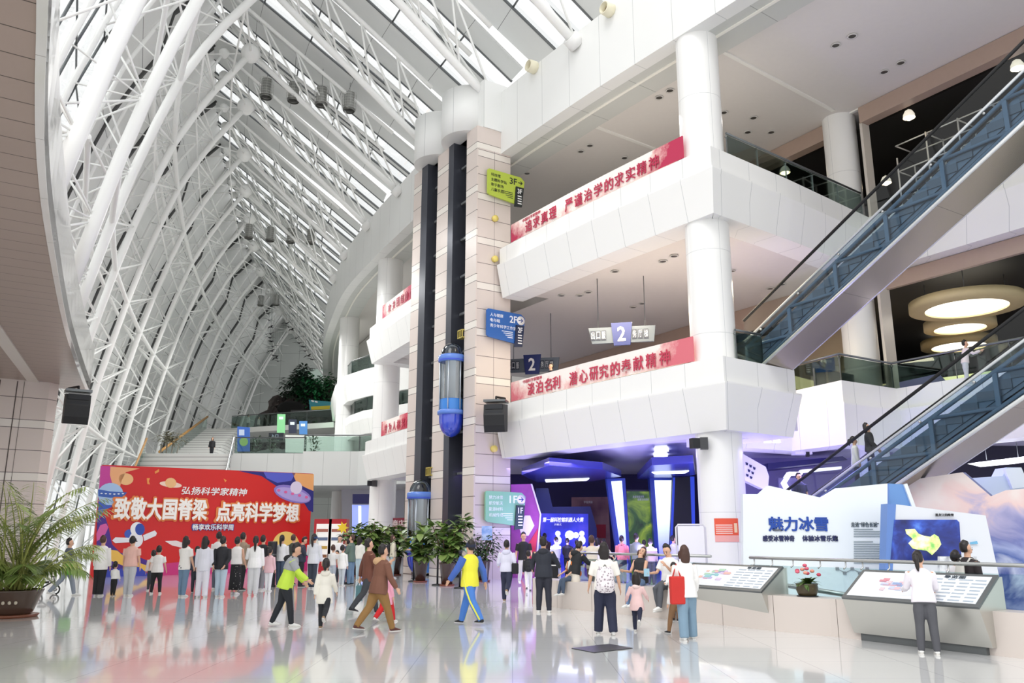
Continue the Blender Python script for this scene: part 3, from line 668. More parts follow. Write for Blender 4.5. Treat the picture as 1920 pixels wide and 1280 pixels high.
# ---- escalators
ED = V((.542, -.84, .543))
def escalator(lab, S, t0, t1):
    S = V(S); t = E('escalator', lab, 'escalator', S); W = Nn*1.2; P = lambda k, w=0, z=0: S+ED*k+W*w+UP*z
    A, B = t0, t1
    u = MB(); u.add([P(A), P(A, 1), P(B, 1), P(B), P(A, 0, .06), P(A, 1, .06), P(B, 1, .06), P(B, 0, .06)], [(0, 3, 2, 1), (0, 1, 5, 4), (3, 7, 6, 2), (1, 2, 6, 5), (4, 5, 6, 7), (0, 4, 7, 3)], 0, False, [[(0, A), (0, B), (1, B), (1, A)]]+[[(.5, .5)]*4]*5)
    u.build('underside', grid('escalator_soffit', '#aaa193', '#6a655c', 0, 2.6, .02, .008, .2, metal=.8, var=.08), t)
    for w, nm in ((0, 'side_glass'), (1, 'side_glass')):
        MB().quad(P(A, w, .08), P(B, w, .08), P(B, w, 1.08), P(A, w, 1.08)).build(nm, GLASSB, t)
        MB().quad(P(A, w, 1.1), P(B, w, 1.1), P(B, w, 1.66), P(A, w, 1.66)).build('balustrade_glass', GLASS, t)
        MB().path([P(A, w, 1.7), P(B, w, 1.7)], .04, 8).build('handrail', BLACK, t)
        MB().path([P(A, w, .04), P(B, w, .04)], .045, 8).build('lower_trim', M('#d9dbdc', .3, metal=.5), t)
        MB().path([P(A, w, 1.1), P(B, w, 1.1)], .035, 8).build('upper_trim', M('#cfd3d6', .3, metal=.5), t)
    tr = M('#a9b9c9', .45); sk = M('#9fabb7', .4, metal=.2)
    for w in (.13, .87): MB().quad(P(A, w, .3), P(B, w, .3), P(B, w, .82), P(A, w, .82)).build('skirt_panel', sk, t)
    for w in (.07, .93):
        b = MB(); b.path([P(A, w, .95), P(B, w, .95)], .05, 6); b.path([P(A, w, .18), P(B, w, .18)], .05, 6); b.build('truss_rail', tr, t)
        k = A
        b = MB()
        while k < B-1.5:
            b.obox((P(k, w, .2)+P(k, w, .95))/2, Tt*.05, Nn*.03, UP*.4); d = P(k+1.5, w, .2)-P(k, w, .95); b.path([P(k, w, .95), P(k+1.5, w, .2)], .045, 6); k += 1.5
        b.build('truss_brace', tr, t)
    b = MB(); k = A+.2; n = 0; st = .37
    while k < B-.4 and n < 120:
        c = P(k, .5, .62); b.obox(c, W*.4, V((ED.x, ED.y, 0))*st*.5, UP*.1); k += st; n += 1
    b.build('steps', M('#8f959c', .4, metal=.3), t)
    b = MB(); b.add([P(A, .1, .4), P(A, .9, .4), P(B, .9, .4), P(B, .1, .4)], [(0, 1, 2, 3)]); b.build('step_tray', M('#79828c', .5), t)
    for k in range(int((B-A)/1.3)):
        c = P(A+.6+k*1.3, -.012, 1.0)
        MB().lathe(c, [(0, -.02), (.03, -.02), (.03, .02), (0, .02)], 10, ax=Nn).build('clamp_bolt', STEEL, t)
    return t
escalator('upper escalator rising toward the camera from the first storey', (6.85, 21.9, 6.28), -.6, 12.5)
escalator('lower escalator rising toward the camera from behind the white snow panel', (8.8, 18.8, 2.93), -5.2, 9.0)
# ---- back of the galleries: header beams, dark exhibition rooms
BWN = V((.854, .52, 0)); b3 = lambda t, n, z: V((BW0.x+BWD.x*t+BWN.x*n, BW0.y+BWD.y*t+BWN.y*n, z))
def bbox(b, t0, t1, n0, n1, z0, z1, mi=0): b.obox(b3((t0+t1)/2, (n0+n1)/2, (z0+z1)/2), (BWD*(t1-t0)/2).to_3d(), BWN*(n1-n0)/2, UP*(z1-z0)/2, mi); return b
HEAD = M('#b09a8c', .4, var=.05)
b = bbox(MB(), .15, 16, -.1, .3, 15.72, 16.3); bbox(b, -14, -.6, -.1, .3, 15.72, 16.3); struct(b.build('trim_8', HEAD), 'brownish header beam of the top exhibition room')
b = bbox(MB(), .15, 16, .35, .5, 9.75, 10.25); bbox(b, -20, -.6, .35, .5, 9.6, 10.54); struct(b.build('trim_9', HEAD), 'brownish header beam of the first storey exhibition room')
DK = M('#17130f', .7)
b = bbox(MB(), -.5, 17, 9, 9.2, 11.9, 15.8); bbox(b, -8, 17, .5, 9, 15.76, 15.88); bbox(b, -8.2, -8, .5, 9, 11.9, 15.8); bbox(b, -8, 0, 9, 9.2, 11.9, 15.8); struct(b.build('wall_dark_top', DK), 'black lined exhibition room on the top storey')
b = bbox(MB(), -18, 17, 14, 14.2, 5.98, 10.5); bbox(b, -18, 17, .5, 14, 10.36, 10.5); struct(b.build('wall_dark_first', M('#15161a', .7)), 'black exhibition room on the first storey')
b = bbox(MB(), -20, -3.7, 4, 4.2, 5.98, 10.35); struct(b.build('wall_gallery_first', M('#c9b79a', .6)), 'warm beige back wall of the first storey gallery')
b = bbox(MB(), -20, -8.2, 4, 4.2, 11.9, 16.3); struct(b.build('wall_gallery_second', M('#bfb6ad', .6)), 'grey back wall of the second storey gallery')
b = bbox(MB(), .1, .2, -.05, .35, 11.9, 15.75); bbox(b, .1, .2, -.05, .5, 5.98, 9.8); struct(b.build('trim_10', M('#cfc8bf', .3)), 'pale jambs of the exhibition room openings')
# white tube cubes in the top room
t = E('cube_frame', 'white tube cube lattice in the dark top storey room', 'display frame', b3(3, 1.2, 11.9))
b = MB(); g = 1.1
for i in range(12):
    for j in range(4):
        x0 = .75+i*g; hgt = 3.0-(.5 if i % 3 == 0 else 0)
        if j == 0:
            for n in (.9, 1.9): b.tube(b3(x0, n, 11.9), b3(x0, n, 11.9+hgt), .03, n=6)
        z = 12.0+j*.95
        for n in (.9, 1.9): b.tube(b3(x0, n, z), b3(x0+g, n, z), .025, n=6)
        b.tube(b3(x0, .9, z), b3(x0, 1.9, z), .025, n=6)
b.build('tube_lattice', M('#d6d3cf', .4), t)
def pendant(p, r, lab, st=9, drop=.7):
    t = E('pendant_lamp', lab, 'lamp', p, 'bell lamps of the top exhibition room'); p = V(p)
    MB().lathe(p, [(r*1.0, -r*.6), (r*.95, 0), (r*.6, r*.7), (r*.2, r*.95), (.02, r)], 18).build('shade', M('#e9e2d2', .4, emit=.6), t)
    MB().ball(p-UP*r*.35, r*.72, 14).build('bulb', M('#fff0cf', .4, emit=st), t)
    MB().tube(p+UP*r, p+UP*(r+drop), .015, n=6).build('cord', BLACK, t)
for x, y, n, lab in ((1704, 215, 24.75, 'glowing bell lamp above the cube lattice, nearer the back column'), (1907, 122, 24.75, 'glowing bell lamp above the cube lattice, nearer the picture edge'), (1661, 338, 27.5, 'glowing bell lamp low inside the cube lattice'), (1472, 319, 24.9, 'glowing bell lamp behind the second storey rail, before the back column')):
    pendant(atn(x, y, n), .19, lab, drop=.08)
# ring lights of the first storey room
def ring_light(p, R, lab):
    t = E('ring_light', lab, 'ceiling light', p, 'luminous discs of the first storey room')
    MB().lathe(p, [(R*.72, -.02), (R, 0), (R, .3), (R*.72, .3), (R*.72, -.02)], 48).build('rim', M('#e6d3a4', .5, var=.05), t)
    MB().lathe(p, [(0, .04), (R*.72, .04), (R*.72, .06), (0, .06)], 48).build('diffuser', M('#fff7e4', .5, emit=2.2), t)
    for k in range(3): a = k*2.1; q = V(p)+V((R*.8*cos(a), R*.8*sin(a), .3)); MB().tube(q, q+UP*max(.1, 10.36-q.z), .012, n=5).build('hanger', STEELD, t)
ring_light(at(1812, 578, 26.6), 1.75, 'largest luminous disc under the black first storey ceiling')
ring_light(at(1800, 616, 30.5), 1.25, 'middle luminous disc under the black first storey ceiling')
ring_light(at(1798, 650, 35), 1.5, 'farthest luminous disc under the black first storey ceiling')
t = E('glow_wall', 'curved warm glowing counter wall deep in the first storey room', 'display wall', at(1690, 700, 33))
MB().sweep([at(1470, 700, 32).xy, at(1560, 700, 35).xy, at(1700, 700, 34).xy, at(1900, 700, 31).xy], [(0, 6.0), (0, 7.9), (-.2, 7.9), (-.2, 6.0)]).build('panel', M('#c9b27c', .5), t)
MB().sweep([at(1475, 700, 31.8).xy, at(1560, 700, 34.6).xy, at(1700, 700, 33.6).xy, at(1895, 700, 30.6).xy], [(0, 7.4), (0, 7.9), (-.1, 7.9), (-.1, 7.4)]).build('light_cove', M('#ffe9ae', .5, emit=1.2), t)
t = E('waiting_bench', 'row of dark glossy bench backs behind the first storey railing', 'bench', b3(-1, -1.2, 6))
for k in range(4):
    q = V((9.75, 25.6, 6)).lerp(V((11.6, 26.8, 6)), k/3); MB().obox(q+UP*.55, NE.to_3d()*.3, V((-NE.y, NE.x, 0))*.04, UP*.35).build('backrest', M('#3a3f42', .3), t)
# ---- recessed downlights (one built, the rest copies)
d0 = E('downlight', 'small black recessed downlight in a gallery ceiling', 'downlight', (0, 0, 0), 'recessed downlights of the gallery ceilings')
MB().lathe((0, 0, 0), [(.13, .02), (.15, -.01), (.11, -.015), (.1, .02)], 16).build('trim_ring', M('#d5d3cf', .4), d0); MB().lathe((0, 0, 0), [(0, .005), (.11, -.005)], 16).build('lamp', M('#4a4743', .3), d0)
DL = [(1494, 12, 16.3), (1466, 31, 16.3), (1598, 68, 16.3), (1567, 85, 16.3), (1689, 118, 16.3), (1658, 135, 16.3), (1357, 211, 16.3), (1413, 221, 16.3), (1402, 248, 16.3), (1446, 248, 16.3), (1236, 183, 16.3), (1256, 170, 16.3), (1163, 203, 16.3), (1089, 284, 16.3), (1106, 273, 16.3), (988, 325, 16.3), (1171, 296, 16.3),
      (1264, 480, 10.53), (1243, 490, 10.53), (1087, 554, 10.53), (1103, 548, 10.53), (1187, 576, 10.53), (1204, 569, 10.53), (1372, 508, 10.53), (1153, 509, 10.53), (1053, 554, 10.53), (1444, 541, 10.53), (1466, 533, 10.53)]
for k, (x, y, z) in enumerate(DL):
    p = fl(x, y, z-.01); o = d0 if k == 0 else dup(d0, (0, 0, 0)); o.location = p; o['org'] = tuple(p)
for lab, x, y in (('round brown air nozzle on the ring beam, nearer the lift tower', 1003, 127), ('round brown air nozzle on the ring beam, nearer the near column', 1146, 20)):
    _, i, p, n = ring_at(x, 17.4, .02); c = V((p.x, p.y, at(x, y, p.y).z)); n = V((n.x, n.y, 0)); t = E('air_nozzle', lab, 'air vent', c, 'air nozzles on the ring beam')
    MB().lathe(c, [(.2, -.05), (.24, .0), (.22, .3), (.18, .32), (.16, .1)], 20, ax=n).build('collar', M('#e8e2c8', .4), t); MB().lathe(c, [(0, .1), (.17, .12)], 20, ax=n).build('throat', M('#6e5c4c', .6), t)
# ---- overhead storey signs inside the first storey
def hang_sign(lab, px, Y):
    c = at(px[0], px[1], Y); w = px[2]; t = E('overhead_sign', lab, 'sign', c); x = V((.97, -.2, 0)).normalized(); o = [(-w, .28), (w, .28), (w*.94, -.28), (-w*.9, -.28)]
    MB().prism([c+x*a+UP*z for a, z in o], V((.02, .1, 0))).build('panel', M('#59636f', .5), t)
    MB().prism([c+x*a+UP*z+V((-.01, -.04, 0)) for a, z in ((-.36, .42), (.36, .42), (.28, -.38), (-.28, -.38))], V((.02, .06, 0))).build('number_plate', M('#26326c', .4), t)
    text('2', 'number', c+V((-.02, -.05, .02)), x, UP, .26, .5, WTXT, t, .02)
    for k in range(6):
        a = (-.86+.16*k if k < 3 else .38+.17*(k-3))*w; q = c+x*a-V((.01, .02, 0))
        MB().prism([q+x*u+UP*v for u, v in ((-.07*w, .17), (.07*w, .17), (.07*w, -.17), (-.07*w, -.17))], V((0, .01, 0))).build('plaque', M('#2b3244', .4), t); text('出口服务厅梯'[k], 'pictogram', q-V((0, .012, 0)), x, UP, .11*w, .26, M('#d5dae2', .5), t)
    for s in (-.7, .7): MB().tube(c+x*w*s+UP*.28, c+x*w*s+UP*(10.55-c.z), .015, n=6).build('hanger', STEELD, t)
hang_sign('hanging storey sign with a white 2 above the gallery rail, nearer the column', (1166, 627, 1.15), 27.5)
hang_sign('hanging storey sign with a white 2 beside the lift tower', (998, 684, 1.1), 32.5)
# ================= ground floor exhibition under the gallery
NAVY = M('#1d2a7a', .35); DBLUE = M('#141c52', .4); BLUEP = M('#3a58c8', .3); VIO = M('#6f66b8', .4)
b = MB()
cut(b, [(955, 860), (1330, 835), (1330, 1060), (955, 1060)], 40.5, .2); struct(b.build('wall_exhibit_back', M('#2b2460', .5)), 'dark violet back wall of the ground floor exhibition')
b = MB(); cut(b, [(640, 900), (960, 890), (960, 1075), (640, 1075)], 52, .2); struct(b.build('wall_exhibit_left', M('#c9cad2', .5)), 'pale back wall behind the lift tower')
def board(name, lab, cat, px, Y, mat, th=.15, grp=None, ground=True):
    t = E(name, lab, cat, at(sum(p[0] for p in px)/len(px), max(p[1] for p in px), Y), grp); b = MB(); cut(b, px, Y, th); b.build('panel', mat, t); return t
def lay(t, name, px, Y, mat, k=1, th=.02): b = MB(); cut(b, px, Y-.02*k, th); b.build(name, mat, t)
t = board('hexagon_display', 'magenta hexagon edged panel with a white hexagon beside the green 1F sign', 'display panel', [(958, 908), (995, 907), (1013, 964), (1003, 1062), (958, 1062)], 30.2, M('#a2479b', .4, var=.2))
lay(t, 'hexagon', [(974, 990), (984, 966), (994, 966), (1002, 985), (991, 1004), (978, 1004)], 30.2, M('#f4f2f8', .4)); lay(t, 'red_corner', [(990, 1020), (1009, 990), (1003, 1040), (975, 1058)], 30.2, M('#d22c50', .4)); lay(t, 'white_edge', [(995, 907), (998, 907), (1015, 964), (1005, 1062), (1002, 1062), (1012, 964)], 30.2, M('#e8e2ee', .4), 2)
t = board('exhibit_booth', 'deep blue cinema booth with white lettering under the gallery', 'booth', [(1005, 915), (1028, 915), (1036, 950), (1107, 949), (1119, 990), (1119, 1062), (1005, 1062)], 36, NAVY, .6)
lay(t, 'screen', [(1014, 962), (1103, 963), (1103, 1055), (1014, 1055)], 36, ramp_mat('blue_space_screen', [(.3, '#1a1f9c'), (.5, '#2c35c9'), (.7, '#5a4fd8')], .8, 4, .3, .55))
text('第一届科技馆机器人大赛', 'booth_lettering', at(1056, 974, 35.9), (1, 0, 0), UP, 1.75, .2, M('#ffffff', .5, emit=.6), t, .02, shear=.2); text('开幕式', 'booth_subtitle', at(1046, 983, 35.9), (1, 0, 0), UP, .3, .09, M('#ffffff', .5, emit=.5), t)
for i, x in enumerate((1046, 1091)):
    c = at(x, 1000, 35.88); b = MB(); b.ball(c, .12, 10, sc=(1, .3, 1)); b.ball(c-UP*.28, .16, 10, sc=(1, .3, 1.2)); b.build('lit_figure', M('#eef1ff', .5, emit=.8), t)
for x in (1068, 1080): b = MB().ball(at(x, 1003, 35.88), .2 if x < 1070 else .13, 12, sc=(1, .3, 1)); b.build('lit_globe', M('#dfe6ff', .5, emit=1.0), t)
t = board('mural_panel', 'dusky pink planet mural behind the blue booth', 'display panel', [(1072, 932), (1140, 931), (1147, 1060), (1072, 1060)], 38.5, ramp_mat('planet_mural', [(.35, '#6e4660'), (.5, '#a87a80'), (.7, '#c89f98')], .6, 3, .5))
text('宇宙奥秘', 'mural_title', at(1103, 941, 38.4), (1, 0, 0), UP, .4, .12, WTXT, t); lay(t, 'red_poster', [(1118, 983), (1136, 983), (1136, 1008), (1118, 1008)], 38.5, M('#b8283f', .5))
for i, (lab, px) in enumerate((('glowing white-to-blue wedge pillar between booth and green screen', [(1146, 902), (1166, 901), (1178, 1058), (1169, 1058)]), ('glowing white-to-blue wedge pillar between green screen and dark doorway', [(1227, 900), (1260, 900), (1251, 1062), (1238, 1062)]))):
    fr_ = [(px[0][0]-9-i*0, px[0][1]-5), (px[1][0]+6, px[1][1]-5), (px[2][0]+6, 1064), (px[3][0]-7, 1064)]
    t = board('light_pillar', lab, 'light pillar', fr_, 33, BLUEP, .5, 'wedge light pillars'); m, nt, bs = _new('pillar_glow_%d' % i); L_ = nt.links.new
    tc = nt.nodes.new('ShaderNodeTexCoord'); sp = nt.nodes.new('ShaderNodeSeparateXYZ'); L_(tc.outputs['Generated'], sp.inputs[0]); r = nt.nodes.new('ShaderNodeValToRGB'); el = r.color_ramp.elements
    el[0].color = hx('#4b3fd6'); el[1].color = hx('#dff0ff'); el[0].position = .1; el[1].position = .62; L_(sp.outputs[2], r.inputs[0]); L_(r.outputs[0], bs.inputs['Base Color']); L_(r.outputs[0], bs.inputs['Emission Color']); bs.inputs['Emission Strength'].default_value = 1.1
    lay(t, 'glowing_face', px, 33, m)
t = board('picture_screen', 'tall green jungle screen with white lettering', 'screen', [(1170, 918), (1228, 918), (1240, 1062), (1180, 1062)], 33.4, M('#101533', .3), .3)
lay(t, 'picture', [(1175, 921), (1226, 921), (1234, 1060), (1182, 1060)], 33.4, ramp_mat('jungle_picture', [(.25, '#0d1c0c'), (.42, '#2f5520'), (.55, '#7d9a2c'), (.68, '#c9d23a'), (.8, '#e9efc0')], .9, 8, .3, .5, distort=1.2))
text('走进微观世界', 'screen_title', at(1197, 931, 33.35), (1, 0, 0), UP, .45, .1, WTXT, t); text('探索生命奥秘', 'screen_title', at(1206, 936, 33.35), (1, 0, 0), UP, .45, .1, WTXT, t)
t = board('dark_doorway', 'black doorway with blue edges left of the near column', 'doorway', [(1262, 895), (1300, 893), (1302, 1064), (1255, 1064)], 32, M('#070a18', .5), .3); lay(t, 'blue_edge', [(1294, 893), (1302, 893), (1304, 1064), (1300, 1064)], 32, M('#2a49c4', .4, emit=.4)); lay(t, 'blue_edge', [(1262, 895), (1266, 895), (1258, 1064), (1253, 1064)], 32, M('#2a49c4', .4, emit=.3))
def canopy(lab, px, z, mat, tl=None):
    pts = [fl(x, y, z) for x, y in px]; t = E('ceiling_canopy', lab, 'canopy', pts[0]); MB().prism(pts, (0, 0, .25)).build('panel', mat, t)
    if tl: MB().prism([fl(x, y, z-.02) for x, y in tl], (0, 0, .02)).build('light_strip', M('#e6ecff', .4, emit=3.0), t)
    return t
canopy('blue chevron canopy with a light strip above the cinema booth', [(978, 890), (1030, 872), (1130, 880), (1165, 893), (1110, 902), (1010, 905)], 3.95, M('#4548a8', .25, metal=.2), [(1022, 900), (1105, 897), (1100, 901), (1024, 904)])
canopy('blue angular canopy with a light strip beside the near column', [(1195, 898), (1222, 872), (1300, 868), (1304, 890), (1240, 899)], 3.95, M('#4548a8', .25, metal=.2), [(1222, 886), (1292, 883), (1285, 887), (1230, 889)])
for k, px in enumerate(([(1228, 842), (1250, 840), (1254, 846), (1228, 848)], [(1226, 852), (1250, 852), (1252, 856), (1226, 856)])):
    t = E('ceiling_light_box', 'bright square light box in the violet ceiling, %s' % ('nearer the gallery edge' if k == 0 else 'farther in'), 'ceiling light', fl(*px[0], 4.55)); MB().prism([fl(x, y, 4.56) for x, y in px], (0, 0, .05)).build('diffuser', M('#eef2ff', .4, emit=4), t)
POSTV = M('#8a84b8', .5)  # dull violet paint of the display support posts
# ---- violet room right of the near column
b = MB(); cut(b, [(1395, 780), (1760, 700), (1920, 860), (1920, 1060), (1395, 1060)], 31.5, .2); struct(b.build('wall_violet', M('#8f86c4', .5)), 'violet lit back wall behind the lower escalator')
t = board('exhibit_arch', 'white hexagonal light frame in the violet room', 'display frame', [(1466, 905), (1480, 884), (1502, 884), (1504, 880), (1578, 874), (1578, 879), (1506, 886), (1504, 890), (1484, 891), (1475, 905), (1485, 922), (1476, 924)], 29.5, M('#eef0ff', .4, emit=1.0), .3); MB().obox((at(1480, 905, 29.7).x, 29.75, 2.0), (.4, 0, 0), (0, .1, 0), (0, 0, 1.75)).build('support_post', POSTV, t)
t = board('exhibit_case', 'white rounded display case with dark cutouts beside the near column', 'display case', [(1392, 850), (1436, 875), (1442, 893), (1440, 915), (1430, 916), (1392, 898)], 27, M('#eceaf4', .4), .4)
for k in range(7): a = MB(); x, y = 1398+(k*7) % 17, 866+k*4.3; cut(a, [(x, y), (x+5, y+2), (x+4, y+6), (x+1, y+5)], 26.97, .02); a.build('cutout', DBLUE, t)
MB().obox((at(1410, 905, 27.3).x, 27.4, 1.6), (.25, 0, 0), (0, .1, 0), (0, 0, 1.4)).build('support_post', POSTV, t)
t = board('dark_band', 'dark blue ceiling band in the violet room', 'canopy', [(1440, 868), (1580, 855), (1590, 862), (1440, 879)], 28.5, M('#241f6a', .4), 2)
for i, x in enumerate((1439, 1456)): p = at(x, 822, 24.5); t = E('spot_lamp', 'white track spot lamp under the gallery edge, %s' % ('nearer the column' if i == 0 else 'farther from the column'), 'lamp', p); MB().lathe(p, [(.12, -.12), (.05, .14), (.01, .16)], 14).build('shade', M('#f2eefc', .4, emit=.8), t); MB().tube(V(p)+UP*.15, V(p)+UP*.4, .02).build('stem', WTXT, t)
t = E('projector', 'white ceiling projector in the violet room', 'projector', at(1503, 846, 27)); MB().box(at(1503, 846, 27), .55, .4, .22).build('body', M('#eeeaf6', .4), t); MB().box(at(1514, 850, 26.8), .1, .1, .2).build('lens', INK, t); MB().box(at(1503, 836, 27), .08, .08, .3).build('mount', WTXT, t)
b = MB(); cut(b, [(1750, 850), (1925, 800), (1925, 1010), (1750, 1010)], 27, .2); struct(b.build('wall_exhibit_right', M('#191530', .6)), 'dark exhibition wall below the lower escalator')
t = E('glow_light', 'long white ceiling light in the dark room at the picture edge', 'ceiling light', at(1880, 864, 24)); b = MB(); cut(b, [(1835, 866), (1925, 855), (1925, 866), (1860, 872)], 24, .6); b.build('diffuser', M('#f3f4ff', .4, emit=3), t)
for x in (1850, 1910): q = at(x, 862, 24.3); MB().tube(q, V((q.x, q.y, 4.7)), .012, n=5).build('hanger', STEELD, t)
# ---- ice and snow exhibit
SNOW = M('#eef5fa', .35); t = E('snow_exhibit_wall', 'white peaked ice and snow title wall with blue brush lettering', 'exhibit wall', at(1530, 1055, 17.8))
b = MB(); cut(b, [(1393, 926), (1424, 926), (1441, 910), (1541, 933), (1571, 915), (1664, 906), (1662, 1120), (1393, 1120)], 17.6, .18); b.build('panel', SNOW, t)
YB = 17.585; BRUSH = M('#1f4aa6', .5); DB2 = M('#232a5c', .5)
text('魅力冰雪', 'title_lettering', at(1497, 982, YB), (1, 0, 0), UP, 1.24, .29, BRUSH, t, .028, .01); text('感受冰雪神奇', 'subtitle_lettering', at(1460, 1009, YB), (1, 0, 0), UP, .66, .12, DB2, t, .03); text('体验冰雪乐趣', 'subtitle_lettering', at(1538, 1009, YB), (1, 0, 0), UP, .74, .12, DB2, t, .03)
text('走进“绿色长城”', 'panel_heading', at(1622, 983, YB), (1, 0, 0), UP, .58, .1, M('#55646e', .5), t, .01)
b = MB()
for k in range(14): y = 991+k*4.4+(6 if k > 3 else 0); cut(b, [(1601, y), (1601+(36 if k in (0, 4) else 50+(k*7) % 11), y), (1601+(36 if k in (0, 4) else 50+(k*7) % 11), y+1.6), (1601, y+1.6)], YB-.002, .004)
b.build('small_print', M('#8a979e', .6), t)
b = MB()
for k in range(5): x = 1570+k*14; y = 1066+(k % 2)*8; b.path([at(x, y, YB), at(x+12, y+6*(-1)**k, YB)], .006, 4); b.box(at(x, y, YB), .07, .01, .06)
b.build('line_diagram', M('#8d8f96', .6), t)
MUR = None
def mural(nm):
    m, nt, b = _new(nm); L = nt.links.new; uv = nt.nodes.new('ShaderNodeUVMap'); sp = nt.nodes.new('ShaderNodeSeparateXYZ'); L(uv.outputs[0], sp.inputs[0])
    n = nt.nodes.new('ShaderNodeTexNoise'); n.inputs['Scale'].default_value = 1.3; n.inputs['Detail'].default_value = 9; n.inputs['Distortion'].default_value = .8; L(uv.outputs[0], n.inputs['Vector'])
    f = _mth(nt, 'ADD', _mth(nt, 'MULTIPLY', sp.outputs[1], .30), _mth(nt, 'MULTIPLY', _mth(nt, 'SUBTRACT', n.outputs['Fac'], .5), .55)); r = nt.nodes.new('ShaderNodeValToRGB'); el = r.color_ramp.elements
    st = [(.0, '#3d4a86'), (.12, '#8f98c4'), (.2, '#4a5c9e'), (.3, '#c3cbe4'), (.38, '#5d73b4'), (.48, '#a9b4dc'), (.56, '#7e86bd'), (.64, '#b9b4d6'), (.72, '#f0d3cf'), (.85, '#f2e4df')]
    while len(el) < len(st): el.new(.5)
    for e, (p, c) in zip(el, st): e.position = p; e.color = hx(c)
    L(f, r.inputs[0]); L(r.outputs[0], b.inputs['Base Color']); b.inputs['Roughness'].default_value = .5; return m
t = E('mountain_mural', 'curved wall mural of blue snowy mountains under a pink sky', 'mural', at(1800, 1100, 19))
w0, w1 = at(1668, 1000, 19.5), at(1960, 1000, 17.0); d = (w1-w0); d.z = 0; L0 = d.length; d.normalize()
def mpt(x, y):
    r = ray(x, y); nx = V((d.y, -d.x, 0)); k = (w0-V((0, 0, CH))).dot(nx)/r.dot(nx); return V((0, 0, CH))+r*k
po = [(1668, 1120), (1668, 905), (1805, 885), (1858, 930), (1885, 919), (1960, 912), (1960, 1150)]; P3 = [mpt(*p) for p in po]; b = MB()
b.add(P3+[p+V((d.y, -d.x, 0))*-.15 for p in P3], [tuple(range(7)), tuple(reversed(range(7, 14)))]+[(i, 7+i, 7+(i+1) % 7, (i+1) % 7) for i in range(7)], 0, False, [[((p-w0).dot(d), p.z) for p in P3]]+[[((p-w0).dot(d), p.z) for p in reversed(P3)]]+[[(0, .3)]*4]*7); b.build('mural_panel', mural('mountain_print'), t)
b = MB(); cut(b, [(1667, 906), (1697, 908), (1713, 950), (1690, 1118), (1662, 1118)], 17.9, .1); b.build('blue_return', M('#6d9bd6', .4), t); b = MB(); cut(b, [(1695, 908), (1701, 906), (1718, 952), (1711, 952)], 17.85, .1); b.build('white_edge', SNOW, t)
t = E('snow_block', 'pale angular ice block shape behind the mountain mural', 'exhibit wall', at(1880, 925, 20)); b = MB(); cut(b, [(1820, 896), (1880, 892), (1888, 876), (1915, 876), (1932, 915), (1900, 960), (1850, 960)], 20.2, .5); b.build('panel', M('#c3d3e0', .4), t); b = MB(); cut(b, [(1884, 878), (1915, 876), (1930, 912), (1899, 916)], 20.1, .1); b.build('face', M('#dfe9ee', .4), t)
t = E('screen_booth', 'white slanted booth with a dark blue map screen', 'booth', at(1760, 1100, 17)); b = MB(); cut(b, [(1679, 945), (1848, 966), (1885, 1118), (1664, 1118)], 16.6, .35); b.build('body', M('#dfe3ea', .35), t)
b = MB(); cut(b, [(1664, 944), (1680, 945), (1666, 1118), (1655, 1118)], 16.58, .3); b.build('blue_side', M('#6489cc', .4), t)
b = MB(); cut(b, [(1677, 974), (1794, 974), (1799, 979), (1803, 1050), (1670, 1050)], 16.57, .03); b.build('screen', ramp_mat('night_map_screen', [(.3, '#0e1440'), (.48, '#1b2a74'), (.6, '#2f4fae'), (.75, '#5f8fd8')], 1.6, 7, .25, .45, distort=.6), t)
MAP = [(1698, 992), (1715, 991), (1722, 1000), (1732, 1004), (1745, 1006), (1752, 1001), (1760, 1006), (1765, 1020), (1758, 1030), (1748, 1040), (1738, 1032), (1722, 1030), (1712, 1028), (1704, 1018), (1712, 1010), (1700, 1000)]
b = MB(); cut(b, MAP, 16.55, .02); b.build('map_shape', ramp_mat('glowing_map', [(.35, '#6fae5a'), (.5, '#cfd987'), (.65, '#f2efc0')], 6, 6, .4, .7), t)
text('黑龙江的降雪', 'booth_title', at(1771, 965, 16.55), (1, 0, 0), UP, .36, .055, INK, t, .03); b = MB(); cut(b, [(1820, 1016), (1832, 1014), (1834, 1019), (1820, 1020)], 16.56, .02); b.build('sticker', M('#6fb2d8', .4), t)
t = E('info_stand', 'low white stand with a grey snow picture before the booth', 'display stand', at(1800, 1090, 16)); b = MB(); cut(b, [(1762, 1043), (1832, 1043), (1832, 1085), (1762, 1085)], 15.9, .08); b.build('panel', ramp_mat('snow_picture', [(.35, '#8a8e98'), (.55, '#d9dde2'), (.7, '#f2f4f6')], 5, 6, .5), t)
